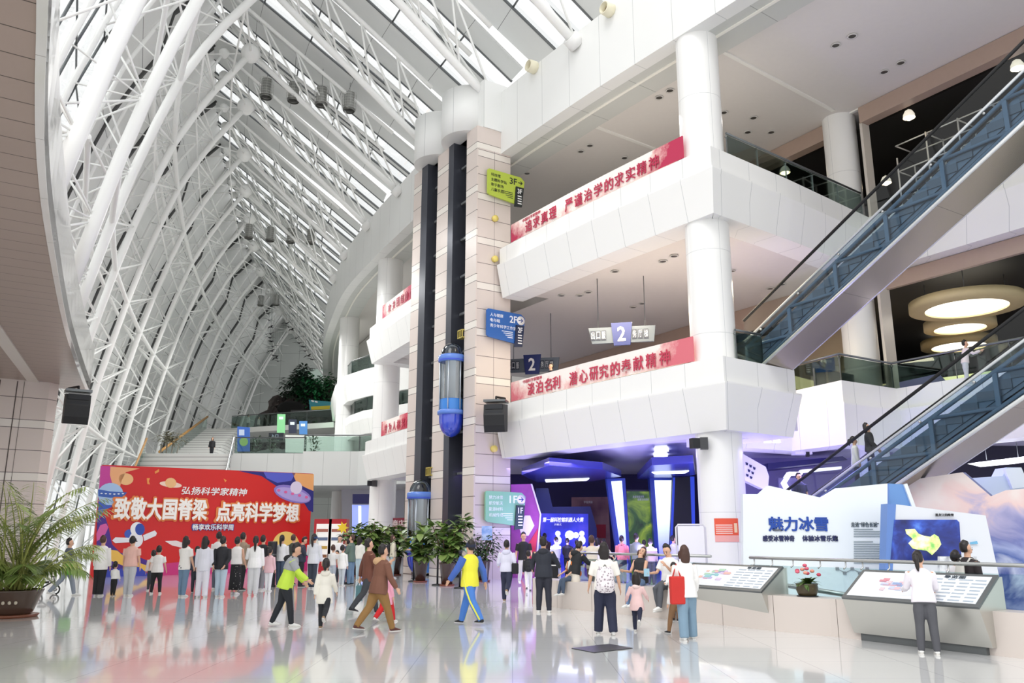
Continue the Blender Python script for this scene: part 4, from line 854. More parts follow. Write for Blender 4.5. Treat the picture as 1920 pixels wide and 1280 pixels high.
# ---- stone plinth, steel map tables, rail
PLM = grid('plinth_stone', '#d6ccc5', '#6e635d', 1.08, 0, .01, .01, .3, var=.04)
PLP = [V(p)*U for p in ((.55, 22.9), (1.28, 21.5), (2.6, 19.95), (3.85, 18.42), (5.06, 16.68), (5.85, 15.83), (6.22, 15.3), (7.43, 13.5), (9.4, 10.6))]
def hz(m): return FZ+m*U                                  # a height in metres above the hall floor
pn = [V((-(PLP[min(i+1, 8)]-PLP[max(i-1, 0)]).normalized().y, (PLP[min(i+1, 8)]-PLP[max(i-1, 0)]).normalized().x)) for i in range(9)]
o = MB().sweep(PLP, [(0, FZ), (0, hz(.66)), (.42, hz(.66)), (.42, FZ)]).build('stone_plinth', PLM); tag(o, 'long low beige stone plinth edging the exhibition pit', 'plinth')
def plo(i, off): return PLP[i]+pn[i]*off
def rail2(lab, pts):
    t = E('plinth_railing', lab, 'railing', (pts[0].x, pts[0].y, hz(.66))); MB().path([(p.x, p.y, hz(1.34)) for p in pts], .027, 10).build('handrail', STEEL, t); MB().sweep(pts, [(-.006, FZ), (-.006, hz(1.2)), (.006, hz(1.2)), (.006, FZ)]).build('glass_panel', glass('rail_glass', '#eaf4f4', .6), t)
    for a, c in zip(pts, pts[1:]):
        for f in (.12, .62): q = a.lerp(c, f); MB().path([(q.x, q.y, hz(1.33)), (q.x, q.y, hz(1.22)), (q.x-.05, q.y-.03, hz(1.18))], .012, 6).build('bracket', STEEL, t)
rail2('steel topped glass railing behind the plinth, right of the near column', [V((5.0, 17.85))*U, plo(4, .47), plo(5, .47), plo(6, .47), plo(7, .47), plo(8, .47)]); rail2('steel topped glass railing behind the plinth, left of the near column', [plo(1, .47), plo(2, .47), V((4.4, 18.75))*U])
t = E('ramp_handrail', 'sloping steel tube rail of the ramp behind the plinth', 'railing', atn(1470, 1097, 12.2)); MB().path([atn(1440, 1092, 12.2), atn(1600, 1117, 12.2)], .04, 10).build('handrail', STEEL, t)
for x in (1467, 1512): q = atn(x, 1099+(x-1467)*.16, 12.2); MB().path([q, q-UP*.16, q-UP*.18+Nn*.15], .015, 6).build('bracket', STEEL, t)
BRUSHED = M('#c9c8c2', .28, metal=.8)
def table(lab, FRc, L, n0, mapcol):
    FRc = V(FRc); FRc = FRc*U; L = L*U; t = E('map_table', lab, 'map table', (FRc.x, FRc.y, FZ), 'steel visitor map tables'); z0 = .7; P = lambda a, n, z: V((FRc.x, FRc.y, FZ))+Tt*a+Nn*(n*U)+UP*(z*U)
    sec = [(0, z0), (.7, 1.16), (.78, 1.16), (.78, .12), (.25, .12)]
    MB().prism([P(0, n, z) for n, z in sec], Tt*L).build('body', BRUSHED, t)
    MB().obox(P(L/2, .5, .06), Tt*(L/2-.1), Nn*.19, UP*.05).build('plinth_kick', M('#5b5f60', .5), t)
    sl = (V((0, 0, 1.16))+Nn*.7-V((0, 0, z0))).normalized(); up = Tt.cross(sl)*-1
    if up.z < 0: up = -up
    Q = lambda a, s, h=0: P(a, 0, z0)+sl*s+up*h; S = hypot(.7, .46)*U
    b = MB(); b.obox(Q(L/2, S/2, .012), Tt*L/2, sl*S/2, up*.02); b.build('frame', STEELD, t)
    MB().obox(Q(L/2, S/2, .034), Tt*(L/2-.06), sl*(S/2-.06), up*.004).build('graphic', M('#e9eef3', .25, coat=.4), t)
    x = -Tt; rnd = random.Random(int(FRc.y*100))
    for k in range(26):
        a = .62*L+rnd.uniform(-.3, .32); s = S*.52+rnd.uniform(-.13, .13); w, h = rnd.uniform(.06, .15), rnd.uniform(.03, .07)
        MB().obox(Q(a, s, .041), Tt*w/2, sl*h/2, up*.003+up*.0004*k).build('map_patch', M(mapcol[k % len(mapcol)], .4), t)
    b = MB(); b.prism([Q(.62*L+.5*cos(k*pi/12), S*.52+.26*sin(k*pi/12), .0385) for k in range(24)], up*.001); b.build('map_ground', M('#dfe3ee', .4), t)
    b = MB()
    for c in range(4):
        for r in range(7): b.obox(Q(.1+c*.2+.07, .1+r*.075, .04), Tt*rnd.uniform(.05, .1), sl*.012, up*.002)
    b.build('legend_lines', M('#a9b5c2', .5), t); text('导览图', 'table_title', Q(.55, S-.1, .042), x, sl, .3, .06, M('#4a545e', .5), t)
    return t
table('steel map table with a red and blue floor plan, before the woman in grey jeans', (7.18, 13.22, 0), 2.42, 0, ['#d9a7b4', '#e3bcc4', '#8fa6cf', '#d68f9c', '#c4cbe0', '#e0c7cf'])
table('steel map table with a multicoloured floor plan, beside the red bag woman', (4.86, 16.68, 0), 2.5, 0, ['#d8a6b8', '#8fc2c9', '#b3a6d6', '#e3b9a8', '#a6c9b0', '#d8c3e0'])
# flower pot on the plinth
p = V((5.66*U, 16.42*U, hz(.66))); t = E('flower_pot', 'small ornate dark pot with pink flowers on the stone plinth', 'potted plant', p)
MB().lathe(p, [(.1, 0), (.14, .02), (.17, .1), (.16, .17), (.18, .2), (.17, .2), (.02, .17)], 20).build('pot', M('#4e4530', .3, var=.4), t); MB().lathe(p, [(.16, -.0), (.17, .012), (.01, .012)], 18).build('saucer', INK, t)
def leaf(b, o, d, L, w, up=UP, mi=0, droop=.3):
    d = V(d).normalized(); s = d.cross(up)
    if s.length < 1e-3: s = V((1, 0, 0))
    s.normalize(); n = s.cross(d); P = [V(o)+d*(L*t)-UP*(droop*L*t*t) for t in (0, .35, .7, 1)]
    b.add([P[0], P[1]-s*w+n*.15*w, P[1]+s*w+n*.15*w, P[2]-s*w*.85+n*.1*w, P[2]+s*w*.85+n*.1*w, P[3], P[1], P[2]], [(0, 6, 1), (0, 2, 6), (1, 6, 7, 3), (6, 2, 4, 7), (3, 7, 5), (7, 4, 5)], mi, True); return b
rn = random.Random(3); b = MB()
for k in range(46): a = rn.uniform(0, 6.28); e = rn.uniform(.1, 1.1); leaf(b, p+V((rn.uniform(-.05, .05), rn.uniform(-.05, .05), .2)), (cos(a)*cos(e), sin(a)*cos(e), sin(e)), rn.uniform(.16, .3), .035, droop=.5)
b.build('foliage', M('#4c6b2c', .45, var=.35), t); b = MB()
for k in range(9): a = rn.uniform(0, 6.28); q = p+V((cos(a)*rn.uniform(.04, .24), sin(a)*rn.uniform(.04, .2), .34+rn.uniform(0, .16))); MB().ball(q, .04, 8, sc=(1, 1, .7)).build('blossom', M(('#c2475e', '#d9647a', '#e59a86')[k % 3], .5), t)
# red visitor notice on the column
t = E('visitor_notice', 'orange red visitor notice wrapped on the near column', 'notice', (5.5, 21.26, 1.9)); a0 = -pi/2-.62
MB().lathe((5.5, 21.88, 0), [(.618, 1.62), (.618, 2.2)], 16, arc=1.0, a0=a0).build('print', M('#e4583c', .5), t); MB().lathe((5.5, 21.88, 0), [(.62, 1.62), (.62, 1.78)], 16, arc=1.0, a0=a0).build('lower_strip', M('#e9a9a4', .5), t)
for k in range(5): MB().lathe((5.5, 21.88, 0), [(.621, 2.02-k*.05), (.621, 2.045-k*.05)], 12, arc=.68, a0=a0+.05).build('text_line', M('#f7d9cf', .5), t)
MB().lathe((5.5, 21.88, 0), [(.621, 1.85), (.621, 2.08)], 6, arc=.14, a0=a0+.8).build('emblem', M('#f0cfae', .5), t)
t = E('whiteboard', 'white rolling board with rounded frame beside the near column', 'board', (4.2, 19.6, FZ)); q = at(1297, 1040, 19.6); MB().box(q+UP*.1, .6, .05, 1.1).build('panel', M('#f4f2f6', .4), t)
MB().path([V((q.x-.34, q.y, FZ)), q+V((-.34, 0, .62)), q+V((-.29, 0, .68)), q+V((.29, 0, .68)), q+V((.34, 0, .62)), V((q.x+.34, q.y, FZ))], .022, 8).build('frame', M('#d9d7de', .3), t)
o = MB().obox(fl(1129, 1215, FZ+.006), NE.to_3d()*.36, Tt*.25, UP*.006).build('floor_grate', M('#35373b', .4)); tag(o, 'dark metal grate set in the polished floor', 'floor grate')
# ================= red backdrop
A0 = V((-17.8*U, 36*U, FZ)); B0 = V((-10.17*U, 42.4*U, FZ)); bd = (B0-A0).normalized(); bn = V((bd.y, -bd.x, 0))
def bdp(x, y, k=0): r = ray(x, y); c0 = V((0, 0, CH)); return c0+r*((A0-c0).dot(bn)/r.dot(bn))+bn*.004*k
BT = E('event_backdrop', 'huge red event backdrop with white Chinese slogans and cartoon planets', 'backdrop', A0.lerp(B0, .5))
def blay(nm, px, mat, k):
    P = [bdp(x, y, k) for x, y in px]; n = len(P); MB().add(P+[q-bn*.003 for q in P], [tuple(range(n))]+[(i, n+i, n+(i+1) % n, (i+1) % n) for i in range(n)]).build(nm, mat, BT)
def ell(cx, cy, rx, ry, a=0, n=20, a0=0, a1=2*pi): return [(cx+rx*cos(a0+(a1-a0)*i/n)*cos(a)-ry*sin(a0+(a1-a0)*i/n)*sin(a), cy+rx*cos(a0+(a1-a0)*i/n)*sin(a)+ry*sin(a0+(a1-a0)*i/n)*cos(a)) for i in range(n)]
W0 = (B0-A0).length; b = MB(); b.prism([A0, B0, B0+UP*4.78*U, A0+UP*4.72*U], -bn*.15); b.build('board', ramp_mat('backdrop_red', [(.3, '#c9171e'), (.55, '#d92520'), (.75, '#e8502c')], .16, 1, .45), BT)
for u in (.15, .5, .85): q = A0.lerp(B0, u); MB().path([q-bn*.2+UP*3.0, q-bn*1.1], .04, 6).build('back_strut', STEELD, BT)
PK, PUR, YEL, ORG, BLU, LBL, NVY = M('#c9409c', .5), M('#4b2a8f', .5), M('#f2c45a', .5), M('#f09a4e', .5), M('#3f5fc0', .5), M('#a9c8ee', .5), M('#2a2a80', .5)
for nm, px, m, k in (('magenta_corner', [(188.5, 873), (216, 874), (224, 890), (212, 912), (196, 935), (184, 942)], PK, 1), ('cream_cloud', ell(236, 898, 14, 11)+[], M('#f3bf86', .5), 2), ('cream_cloud', [(207, 874.5), (262, 878), (236, 885), (228, 900), (224, 916), (210, 905), (206, 890)], M('#f0b07e', .5), 2),
    ('blue_swirl', [(185.5, 925), (205, 936), (222, 938), (210, 950), (196, 956), (188, 968), (182.5, 980)], BLU, 2), ('violet_swirl', [(182, 975), (196, 965), (204, 990), (210, 1020), (226, 1036), (250, 1040), (290, 1056), (290, 1081), (179.5, 1082)], PUR, 2), ('pink_drop', [(181, 1015), (180.5, 1000), (188, 984), (199, 981), (203, 988), (198, 1000), (188, 1010)], M('#d960a8', .5), 3),
    ('yellow_wave', [(206, 1030), (220, 1032), (236, 1046), (270, 1058), (300, 1066), (280, 1072), (240, 1064), (206, 1050)], YEL, 3), ('magenta_floor', [(262, 1060), (420, 1046), (583, 1040), (582.5, 1070), (262, 1081)], M('#d33a86', .5), 2), ('blue_floor', [(183, 1070), (262, 1062), (282, 1081), (180.5, 1082.5)], M('#3b4bb8', .5), 4),
    ('planet', ell(207, 926, 24, 21, -.1), LBL, 4), ('planet_ring', [(183.5, 917), (207, 921), (238, 923), (231, 931), (207, 933), (184.5, 930)], M('#3a62b8', .5), 5),
    ('dark_swirl', [(446, 882.3), (588.5, 888.5), (587, 960), (579, 957), (571, 944), (520, 912), (490, 892)], NVY, 1), ('violet_cap', [(494, 884.6), (554, 887), (546, 901), (520, 905), (500, 896)], M('#5b63cf', .5), 2), ('orange_corner', [(548, 886.8), (588.4, 888.6), (587.5, 920), (575, 915), (556, 905)], M('#f3b070', .5), 2),
    ('saucer', ell(548, 926, 36, 15, .28), M('#8f7fd0', .5), 4), ('saucer_rim', ell(549, 927, 33, 11, .28), M('#b8a8e6', .5), 5), ('saucer_dome', ell(555, 914, 11, 12, .2), M('#e6dcf4', .5), 6), ('sun_disc', ell(536, 1021, 25, 25), M('#f6d678', .5), 3),
    ('planet_saturn', ell(320, 905, 10.5, 9.5, .1), M('#f0bf86', .5), 3), ('saturn_ring', ell(320, 908, 21, 5.5, .12), M('#f6d9c6', .5), 2), ('confetti', [(275, 896), (281, 896), (279, 902), (281, 908), (276, 907)], ORG, 3), ('confetti', [(290, 884), (298, 879), (298, 884), (291, 888)], ORG, 3), ('confetti', [(419, 897), (425, 900), (422, 904)], ORG, 3),
    ('rocket', [(309, 1014), (330, 1013), (342, 1017), (356, 1026), (338, 1026), (322, 1022)], M('#f0e6e6', .5), 3), ('astronaut_body', ell(255, 1011, 13, 15), M('#f2f4fa', .5), 4), ('astronaut_pack', ell(243, 1001, 10, 9), BLU, 3), ('astronaut_arm', [(268, 1003), (290, 994), (294, 999), (292, 1004), (270, 1014)], M('#eef1f8', .5), 5), ('astronaut_arm', [(246, 1008), (246, 1016), (216, 1018), (210, 1013), (216, 1007)], M('#eef1f8', .5), 5), ('astronaut_helmet', ell(257, 992, 13, 13.5), M('#f7f8fc', .5), 6), ('astronaut_visor', ell(262, 992, 9, 11), M('#2f4fb0', .4), 7)):
    blay(nm, px, m, k)
for k in range(5): a = .28; cx = 522+k*13; blay('saucer_light', ell(cx, 925+(k-1.9)*3.2, 3, 2.4), M('#e86aa8', .5), 8)
for k in range(6): blay('planet_window', ell(190+k*8, 926-abs(k-3)*.4, 2.2, 1.2), M('#e8f0fa', .5), 8)
GOLD = M('#e98a4a', .5)
for s, x0, x1, yc, h in (('致敬大国脊梁', 216, 391, 954, .95), ('点亮科学梦想', 407, 562, 960, .9)):
    c = bdp((x0+x1)/2, yc, 8); w = (bdp(x1, yc, 8)-bdp(x0, yc, 8)).length; y0, y1 = (937, 974) if x0 < 300 else (944, 976); px = [(x0-3, y0-1), (x1+4, y0+3), (x1+4, y1+1), (x1-8, y1+3), (x0-5, y1-2)]
    text(s, 'title_outline', c+bn*.004, bd, UP, w*1.02, h*U*1.06, GOLD, BT, .06, .004); text(s, 'title_lettering', c+bn*.03, bd, UP, w*.985, h*U*.97, M('#fffdf8', .5), BT, .028, .012)
text('弘扬科学家精神', 'script_lettering', bdp(403, 921, 9), bd, UP, 3.1*U, .36*U, WTXT, BT, .016, shear=.15); text('畅享欢乐科学周', 'small_outline', bdp(399, 988, 8), bd, UP, 1.95*U, .3*U, M('#3350a8', .5), BT, .06); text('畅享欢乐科学周', 'small_lettering', bdp(399, 988, 12), bd, UP, 1.9*U, .27*U, WTXT, BT, .02)
# ================= vending machines, racks behind the planters
for i, (x, lab) in enumerate(((604, 'red drinks fridge with a bottle picture, right of the backdrop'), (632, 'red edged glass fridge with a yellow star, beside the planters'))):
    q = fl(x, 1071); t = E('drinks_fridge', lab, 'fridge', q, 'drinks fridges beside the backdrop'); MB().box(q+UP*1.05, .72, .6, 2.1).build('cabinet', M('#b8202c', .4), t); MB().box(q+V((0, -.31, 1.15)), .5, .02, 1.5).build('glass_door', M('#e9e6e2', .2, emit=.25), t)
    for k in range(4): MB().box(q+V((0, -.33, .62+k*.34)), .46, .02, .12).build('drinks_shelf', M(('#8c5a3a', '#c9a24a', '#6a7a9a', '#b06a5a')[k], .5), t)
    if i == 0: MB().lathe(q+V((-.22, -.36, .7)), [(.0, 0), (.09, 0), (.1, .4), (.04, .65), (.035, .85), (0, .86)], 12).build('bottle_picture', M('#e8efe6', .4), t)
    else: b = MB(); c = q+V((.22, -.35, 1.75)); b.prism([c+V((.26*(1 if j % 2 == 0 else .5)*cos(j*pi/7), 0, .26*(1 if j % 2 == 0 else .5)*sin(j*pi/7))) for j in range(14)], (0, .01, 0)); b.build('star_label', M('#f2cf2c', .5), t)
t = E('glow_light', 'tall pale blue glowing panel behind the planters', 'display panel', at(675, 1000, 46)); b = MB(); cut(b, [(660, 946), (692, 946), (692, 1062), (660, 1062)], 46, .15); b.build('panel', M('#8fa0e8', .4, emit=.5), t); b = MB(); cut(b, [(672, 948), (677, 948), (677, 1060), (672, 1060)], 45.97, .02); b.build('bright_strip', M('#e9eeff', .4, emit=1), t); b = MB(); cut(b, [(661, 926), (693, 926), (693, 944), (661, 944)], 45.9, .2); b.build('dark_header', DBLUE, t)
t = E('shop_sign', 'red lettered shop fascia behind the planters', 'sign', at(730, 985, 42)); b = MB(); cut(b, [(709, 972), (762, 970), (762, 990), (709, 992)], 42, .2); b.build('board', M('#8f3040', .4), t); text('文创商店', 'shop_lettering', at(735, 981, 41.95), (1, 0, 0), UP, 1.2, .35, M('#f0d9d6', .5), t, .02)
t = E('wire_rack', 'white wire book rack behind the planter row', 'rack', at(808, 1070, 31.6)); b = MB(); q = at(808, 1070, 31.6); q.z = FZ
for k in range(9): b.tube(q+V((-.6+k*.15, 0, .05)), q+V((-.6+k*.15, 0, 1.25)), .012, n=5)
for z in (.1, .45, .8, 1.2): b.path([q+V((-.62, -.1, z)), q+V((.62, -.1, z))], .014, 5)
b.build('wire_frame', M('#d9dde0', .4), t); MB().box(q+V((.1, .02, .3)), 1.0, .3, .38).build('blue_bin', M('#3a76c4', .4), t)
for k, x in enumerate((775, 820, 862)): q = fl(x, (1090, 1097, 1103)[k]); t = E('queue_post', ('black', 'dark', 'slim dark')[k]+' queue post in front of the planters, %s' % ('by the man in white shirt', 'left of the bushy planter', 'right of the bushy planter')[k], 'post', q); MB().tube(q+UP*.02, q+UP*.95, .03).build('pole', INK, t); MB().lathe(q, [(.17, 0), (.17, .03), (.03, .05)], 16).build('base', INK, t); MB().tube(q+UP*.95, q+UP*1.05, .045).build('cap', INK, t)
t = E('info_kiosk', 'grey information cabinet between planters and magenta panel', 'kiosk', fl(928, 1068, 0)); q = fl(930, 1068, 0); MB().box(q+UP*.85, .9, .4, 1.7).build('cabinet', M('#9b9ea3', .4), t); MB().box(q+V((.05, -.21, 1.15)), .6, .02, .7).build('display', M('#dfe3e6', .3), t); MB().box(q+V((0, 0, .05)), 1.0, .5, .1).build('base', INK, t)
t = E('poster_stand', 'small blue poster standing above the planters', 'poster', at(913, 1000, 27.6)); MB().box(at(913, 999, 27.6), .34, .04, .45).build('poster', ramp_mat('blue_poster', [(.4, '#6f9ad6'), (.6, '#b8cdea')], 3), t); q = at(913, 1010, 27.6); MB().tube((q.x, q.y+.03, FZ), q, .02).build('pole', STEEL, t)
# ================= planters
def pot(p, s, col, t, sauc='#7a3b28'):
    p = V(p); MB().lathe(p, [(.17*s, .04*s), (.19*s, .04*s), (.27*s, .72*s), (.29*s, .74*s), (.29*s, .8*s), (.25*s, .8*s), (.24*s, .7*s), (0, .68*s)], 24).build('pot', M(col, .25, coat=.3), t); MB().lathe(p, [(0, 0), (.25*s, 0), (.27*s, .05*s), (.18*s, .05*s)], 24).build('saucer', M(sauc, .4), t)
def ficus(lab, p, H, seed, big=True):
    r = random.Random(seed); p = V(p); t = E('potted_ficus', lab, 'potted plant', p, 'potted trees in a row before the lift tower'); pot(p, .85, '#3f2c26', t); b = MB(); s = MB()
    for k in range(7):
        a = r.uniform(0, 6.28); tip = p+V((cos(a)*r.uniform(.15, .75), sin(a)*r.uniform(.1, .5), H*r.uniform(.72, .98))); base = p+V((cos(a)*.06, sin(a)*.06, .65)); mid = base.lerp(tip, .5)+V((r.uniform(-.08, .08), r.uniform(-.08, .08), 0)); s.path([base, mid, tip], [.025, .02, .012], 6)
        for j in range(52 if big else 90):
            q = base.lerp(tip, r.uniform(.12, 1.0)); ang = r.uniform(0, 6.28); e = r.uniform(-.35, .9); d = V((cos(ang)*cos(e), sin(ang)*cos(e), sin(e)))
            if big: leaf(b, q+d*.06, d, r.uniform(.24, .38), r.uniform(.09, .13), droop=r.uniform(.1, .6), mi=j % 2)
            else: leaf(b, q+d*r.uniform(.05, .4), d, r.uniform(.12, .2), .035, droop=.4, mi=j % 2)
    s.build('stems', M('#6a5540', .7), t); b.build('foliage', [M('#5f7d3c' if big else '#3f5c2c', .4, var=.3), M('#7f9650' if big else '#2f4a26', .4, var=.3)], t); return t
for i, (x, yb, H, lab) in enumerate(((664, 1080, 2.25, 'leafy fiddle leaf fig nearest the drinks fridges'), (697, 1082, 2.5, 'leafy fiddle leaf fig second from the drinks fridges'), (741, 1078, 2.3, 'leafy fiddle leaf fig in a brown pot behind the beige woman'), (788, 1091, 2.3, 'leafy fiddle leaf fig behind the man in the white shirt'), (838, 1098, 2.45, 'leafy fiddle leaf fig in a brown pot left of the yellow tracksuit'))):
    ficus(lab, fl(x, yb), H*U, 10+i)
ficus('dense small leaved potted tree behind the yellow tracksuit man', fl(906, 1090), 2.0*U, 21, False)
# big areca palm at left
pp = fl(22, 1156); t = E('potted_palm', 'big feathery potted palm at the left picture edge', 'potted plant', pp); p = V(pp)
MB().lathe(p, [(0, .03), (.3, .03), (.35, .1), (.44, .36), (.49, .47), (.5, .5), (.46, .5), (.42, .42), (0, .4)], 32).build('pot', M('#4d3a30', .2, coat=.5, var=.2), t); MB().lathe(p, [(0, 0), (.42, 0), (.46, .05), (.3, .05)], 32).build('saucer', M('#7c4a34', .4), t)
b = MB(); rr = random.Random(8)
for k in range(6): c = p+V((-.25+k*.1, -.44+abs(k-2.5)*.03, .28)); b.ball(c, .035, 8, sc=(1, .3, 1))
b.build('flower_motif', M('#c9bfae', .4), t)
for k in range(54):
    a = rr.uniform(0, 6.28); e = rr.uniform(.55, 1.5); Ln = rr.uniform(1.5, 2.6)*(1 if e > 1.0 else .62); o = p+V((rr.uniform(-.2, .2), rr.uniform(-.2, .2), .5)); h = V((cos(a), sin(a), 0)); pts = []
    for j in range(9): s_ = j/8; bend = e-s_*s_*rr.uniform(.85, 1.15); pts.append((pts[-1]+(h*cos(bend)+UP*sin(bend))*Ln/8) if pts else o)
    b = MB(); b.path(pts, [.022-.0022*j for j in range(9)], 5); side = h.cross(UP)
    for j in range(30):
        f = .25+.75*j/30; i = min(7, int(f*8)); q = pts[i].lerp(pts[i+1], f*8-i); d = (pts[i+1]-pts[i]).normalized(); l = .44*(1-abs(f-.55)*1.1)*min(1, f*1.5)
        for sg in (-1, 1): leaf(b, q, side*sg*.85+d*.6-UP*rr.uniform(.05, .45), l, .017, mi=1, droop=.35)
    b.build('frond', [M('#a3a95c', .5), M(('#93a558', '#a5b164', '#7d954e')[k % 3], .5, var=.25)], t)
# ================= far deck: posters, plants, rock, garden
def standing(name, lab, cat, px, Y, mat, th=.08): t = board(name, lab, cat, px, Y, mat, th); return t
t = standing('poster_board', 'blue poster with a green tree on the cross deck', 'poster', [(445, 799), (468, 801), (468, 846), (445, 846)], 48.6, M('#3f6cc4', .5)); lay(t, 'tree_picture', ell(457, 828, 8, 8), 48.6, M('#9ac06a', .5)); lay(t, 'text_block', [(448, 805), (458, 805), (458, 816), (448, 816)], 48.6, M('#c9d8f0', .5))
for lab, px, m in (('green poster on the upper deck', [(520, 776), (535, 776), (534, 812), (519, 812)], '#8fd69a'), ('dark poster on the upper deck', [(541, 786), (556, 786), (556, 812), (541, 812)], '#2c3248'), ('blue poster with an orange foot on the upper deck', [(561, 789), (576, 789), (576, 814), (561, 814)], '#4f84c9')): t = standing('poster_board', lab, 'poster', px, 61.5, M(m, .5)); x0, y0 = px[0]; lay(t, 'text_block', [(x0+3, y0+5), (x0+11, y0+5), (x0+11, y0+10), (x0+3, y0+10)], 61.5, M('#e2ecef', .5))
t = standing('info_screen', 'dark hanging screen under the upper deck', 'screen', [(504, 811), (532, 811), (531, 825), (504, 823)], 58, M('#20252c', .3)); text('入口', 'screen_text', at(515, 817, 57.9), (1, 0, 0), UP, .5, .25, M('#9fb3c4', .5), t)
b = MB(); cut(b, [(535, 815), (640, 818), (640, 850), (535, 848)], 60, .2); struct(b.build('wall_upper_deck', M('#cfd2cd', .5)), 'pale wall under the upper deck')
for i, (x, lab) in enumerate(((480, 'potted shrub on the cross deck beside the blue poster'), (508, 'potted shrub on the cross deck below the dark screen'), (588, 'potted shrub on the cross deck near the farthest column'))):
    q = at(x, 852, 49.5); q.z = 6.0; t = E('deck_shrub', lab, 'potted plant', q, 'potted shrubs on the cross deck'); MB().lathe(q, [(.0, 0), (.16, 0), (.22, .4), (.18, .4), (0, .36)], 14).build('pot', M('#8f8b84', .5), t); r = random.Random(i); b = MB()
    for k in range(90): a = r.uniform(0, 6.28); e = r.uniform(-.1, 1.3); leaf(b, q+V((cos(a)*r.uniform(0, .3), sin(a)*r.uniform(0, .3), r.uniform(.5, 1.4))), (cos(a)*cos(e), sin(a)*cos(e), sin(e)), .28, .05)
    b.build('foliage', M('#3d5236', .5, var=.3), t)
q = at(318, 848, 49); q.z = 6.0; t = E('deck_tree', 'grey leaved bushy tree at the head of the broad stairs', 'tree', q); r = random.Random(5); b = MB()
for k in range(420): a = r.uniform(0, 6.28); e = r.uniform(-1, 1.5); R = r.uniform(.1, .85); c = q+V((cos(a)*cos(e)*R*1.15, sin(a)*cos(e)*R, 1.25+sin(e)*R*.6)); leaf(b, c, (cos(a), sin(a), r.uniform(-.3, .8)), .2, .05)
b.build('foliage', M('#83806a', .6, var=.35), t); s = MB()
for k in range(4): s.tube(q+V((-.5+k*.3, 0, 0)), q+V((-.55+k*.35, 0, 1.0)), .04, n=6)
s.build('trunks', M('#8d8a80', .7), t)
q0 = at(540, 790, 72); t = E('rock_grotto', 'dark artificial rock grotto on the upper deck', 'rock', q0); b = MB(); nx, ny = 46, 22
def gpt(i, j):
    x = 452+(622-452)*i/nx; top = 812-76*min(1, i/nx*2.4)**.9+(4 if i > 34 else 0); y = 818-(818-top)*j/ny; base = at(x, y, 72); n = noise.noise(V((x*.06, y*.09, 3)))*1.2+noise.noise(V((x*.17, y*.21, 9)))*.6; return base+V((0, -n*1.6+j*.10, n*.25))
for i in range(nx+1):
    for j in range(ny+1): b.v.append(tuple(gpt(i, j)))
for i in range(nx):
    for j in range(ny): a = i*(ny+1)+j; b.f.append([a, a+ny+1, a+ny+2, a+1]); b.mi.append(0); b.sm.append(False); b.uv.append(None)
o = b.build('rock_face', ramp_mat('dark_rock', [(.3, '#24201f'), (.5, '#4a4341'), (.7, '#716763')], 1.2, 8, .85), t); m = o.modifiers.new('t', 'SOLIDIFY'); m.thickness = 1.5; m.offset = -1
MB().ball(at(545, 765, 70.6), .8, 14, sc=(1.5, .25, .8)).build('cave_mouth', M('#0c0a0a', .9), t)
t = E('whale_sign', 'teal and yellow sign with white dolphins before the garden', 'sign', at(598, 768, 69)); b = MB(); cut(b, [(579, 749), (620, 753), (619, 767), (581, 768)], 69, .15); b.build('board', M('#2e8f9e', .5), t); lay(t, 'yellow_strip', [(583, 762), (619, 760), (618, 767), (584, 768)], 69, M('#d9c42c', .5)); lay(t, 'dolphin', ell(586, 751.5, 3, 1.6, .3), 69, WTXT, 2); lay(t, 'dolphin', ell(593, 753, 3, 1.6, .3), 69, WTXT, 2)
b = MB(); cut(b, [(545, 768), (620, 768), (620, 780), (545, 779)], 68.5, .5); o = b.build('garden_plinth', M('#2c2a2b', .6)); tag(o, 'black plinth under the indoor garden', 'plinth')
r = random.Random(12)
for gi, (x, y, R, lab) in enumerate(((556, 728, 1.7, 'dark leafy shrub above the rock grotto'), (585, 735, 2.0, 'green lit bush in the middle of the indoor garden'), (610, 732, 1.9, 'leafy bush of the indoor garden beside the ring beam'), (567, 708, .8, 'tall thin plant rising above the indoor garden'))):
    c = at(x, y, 73); t = E('garden_bush', lab, 'bush', c-UP*R, 'bushes of the indoor garden'); b = MB()
    for k in range(420): a = r.uniform(0, 6.28); e = r.uniform(-1.2, 1.5); q = c+V((cos(a)*cos(e), sin(a)*cos(e)*.7, sin(e)*(1.6 if gi == 3 else .8)))*R*r.uniform(.3, 1); leaf(b, q, (cos(a), sin(a), r.uniform(-.6, .9)), r.uniform(.4, .7), .1)
    b.build('foliage', M(('#35503c', '#2f8a50', '#3f6c48', '#44584c')[gi], .5, var=.4), t); MB().tube(c-UP*R*1.2, c, .08).build('stem', M('#4a4038', .8), t)
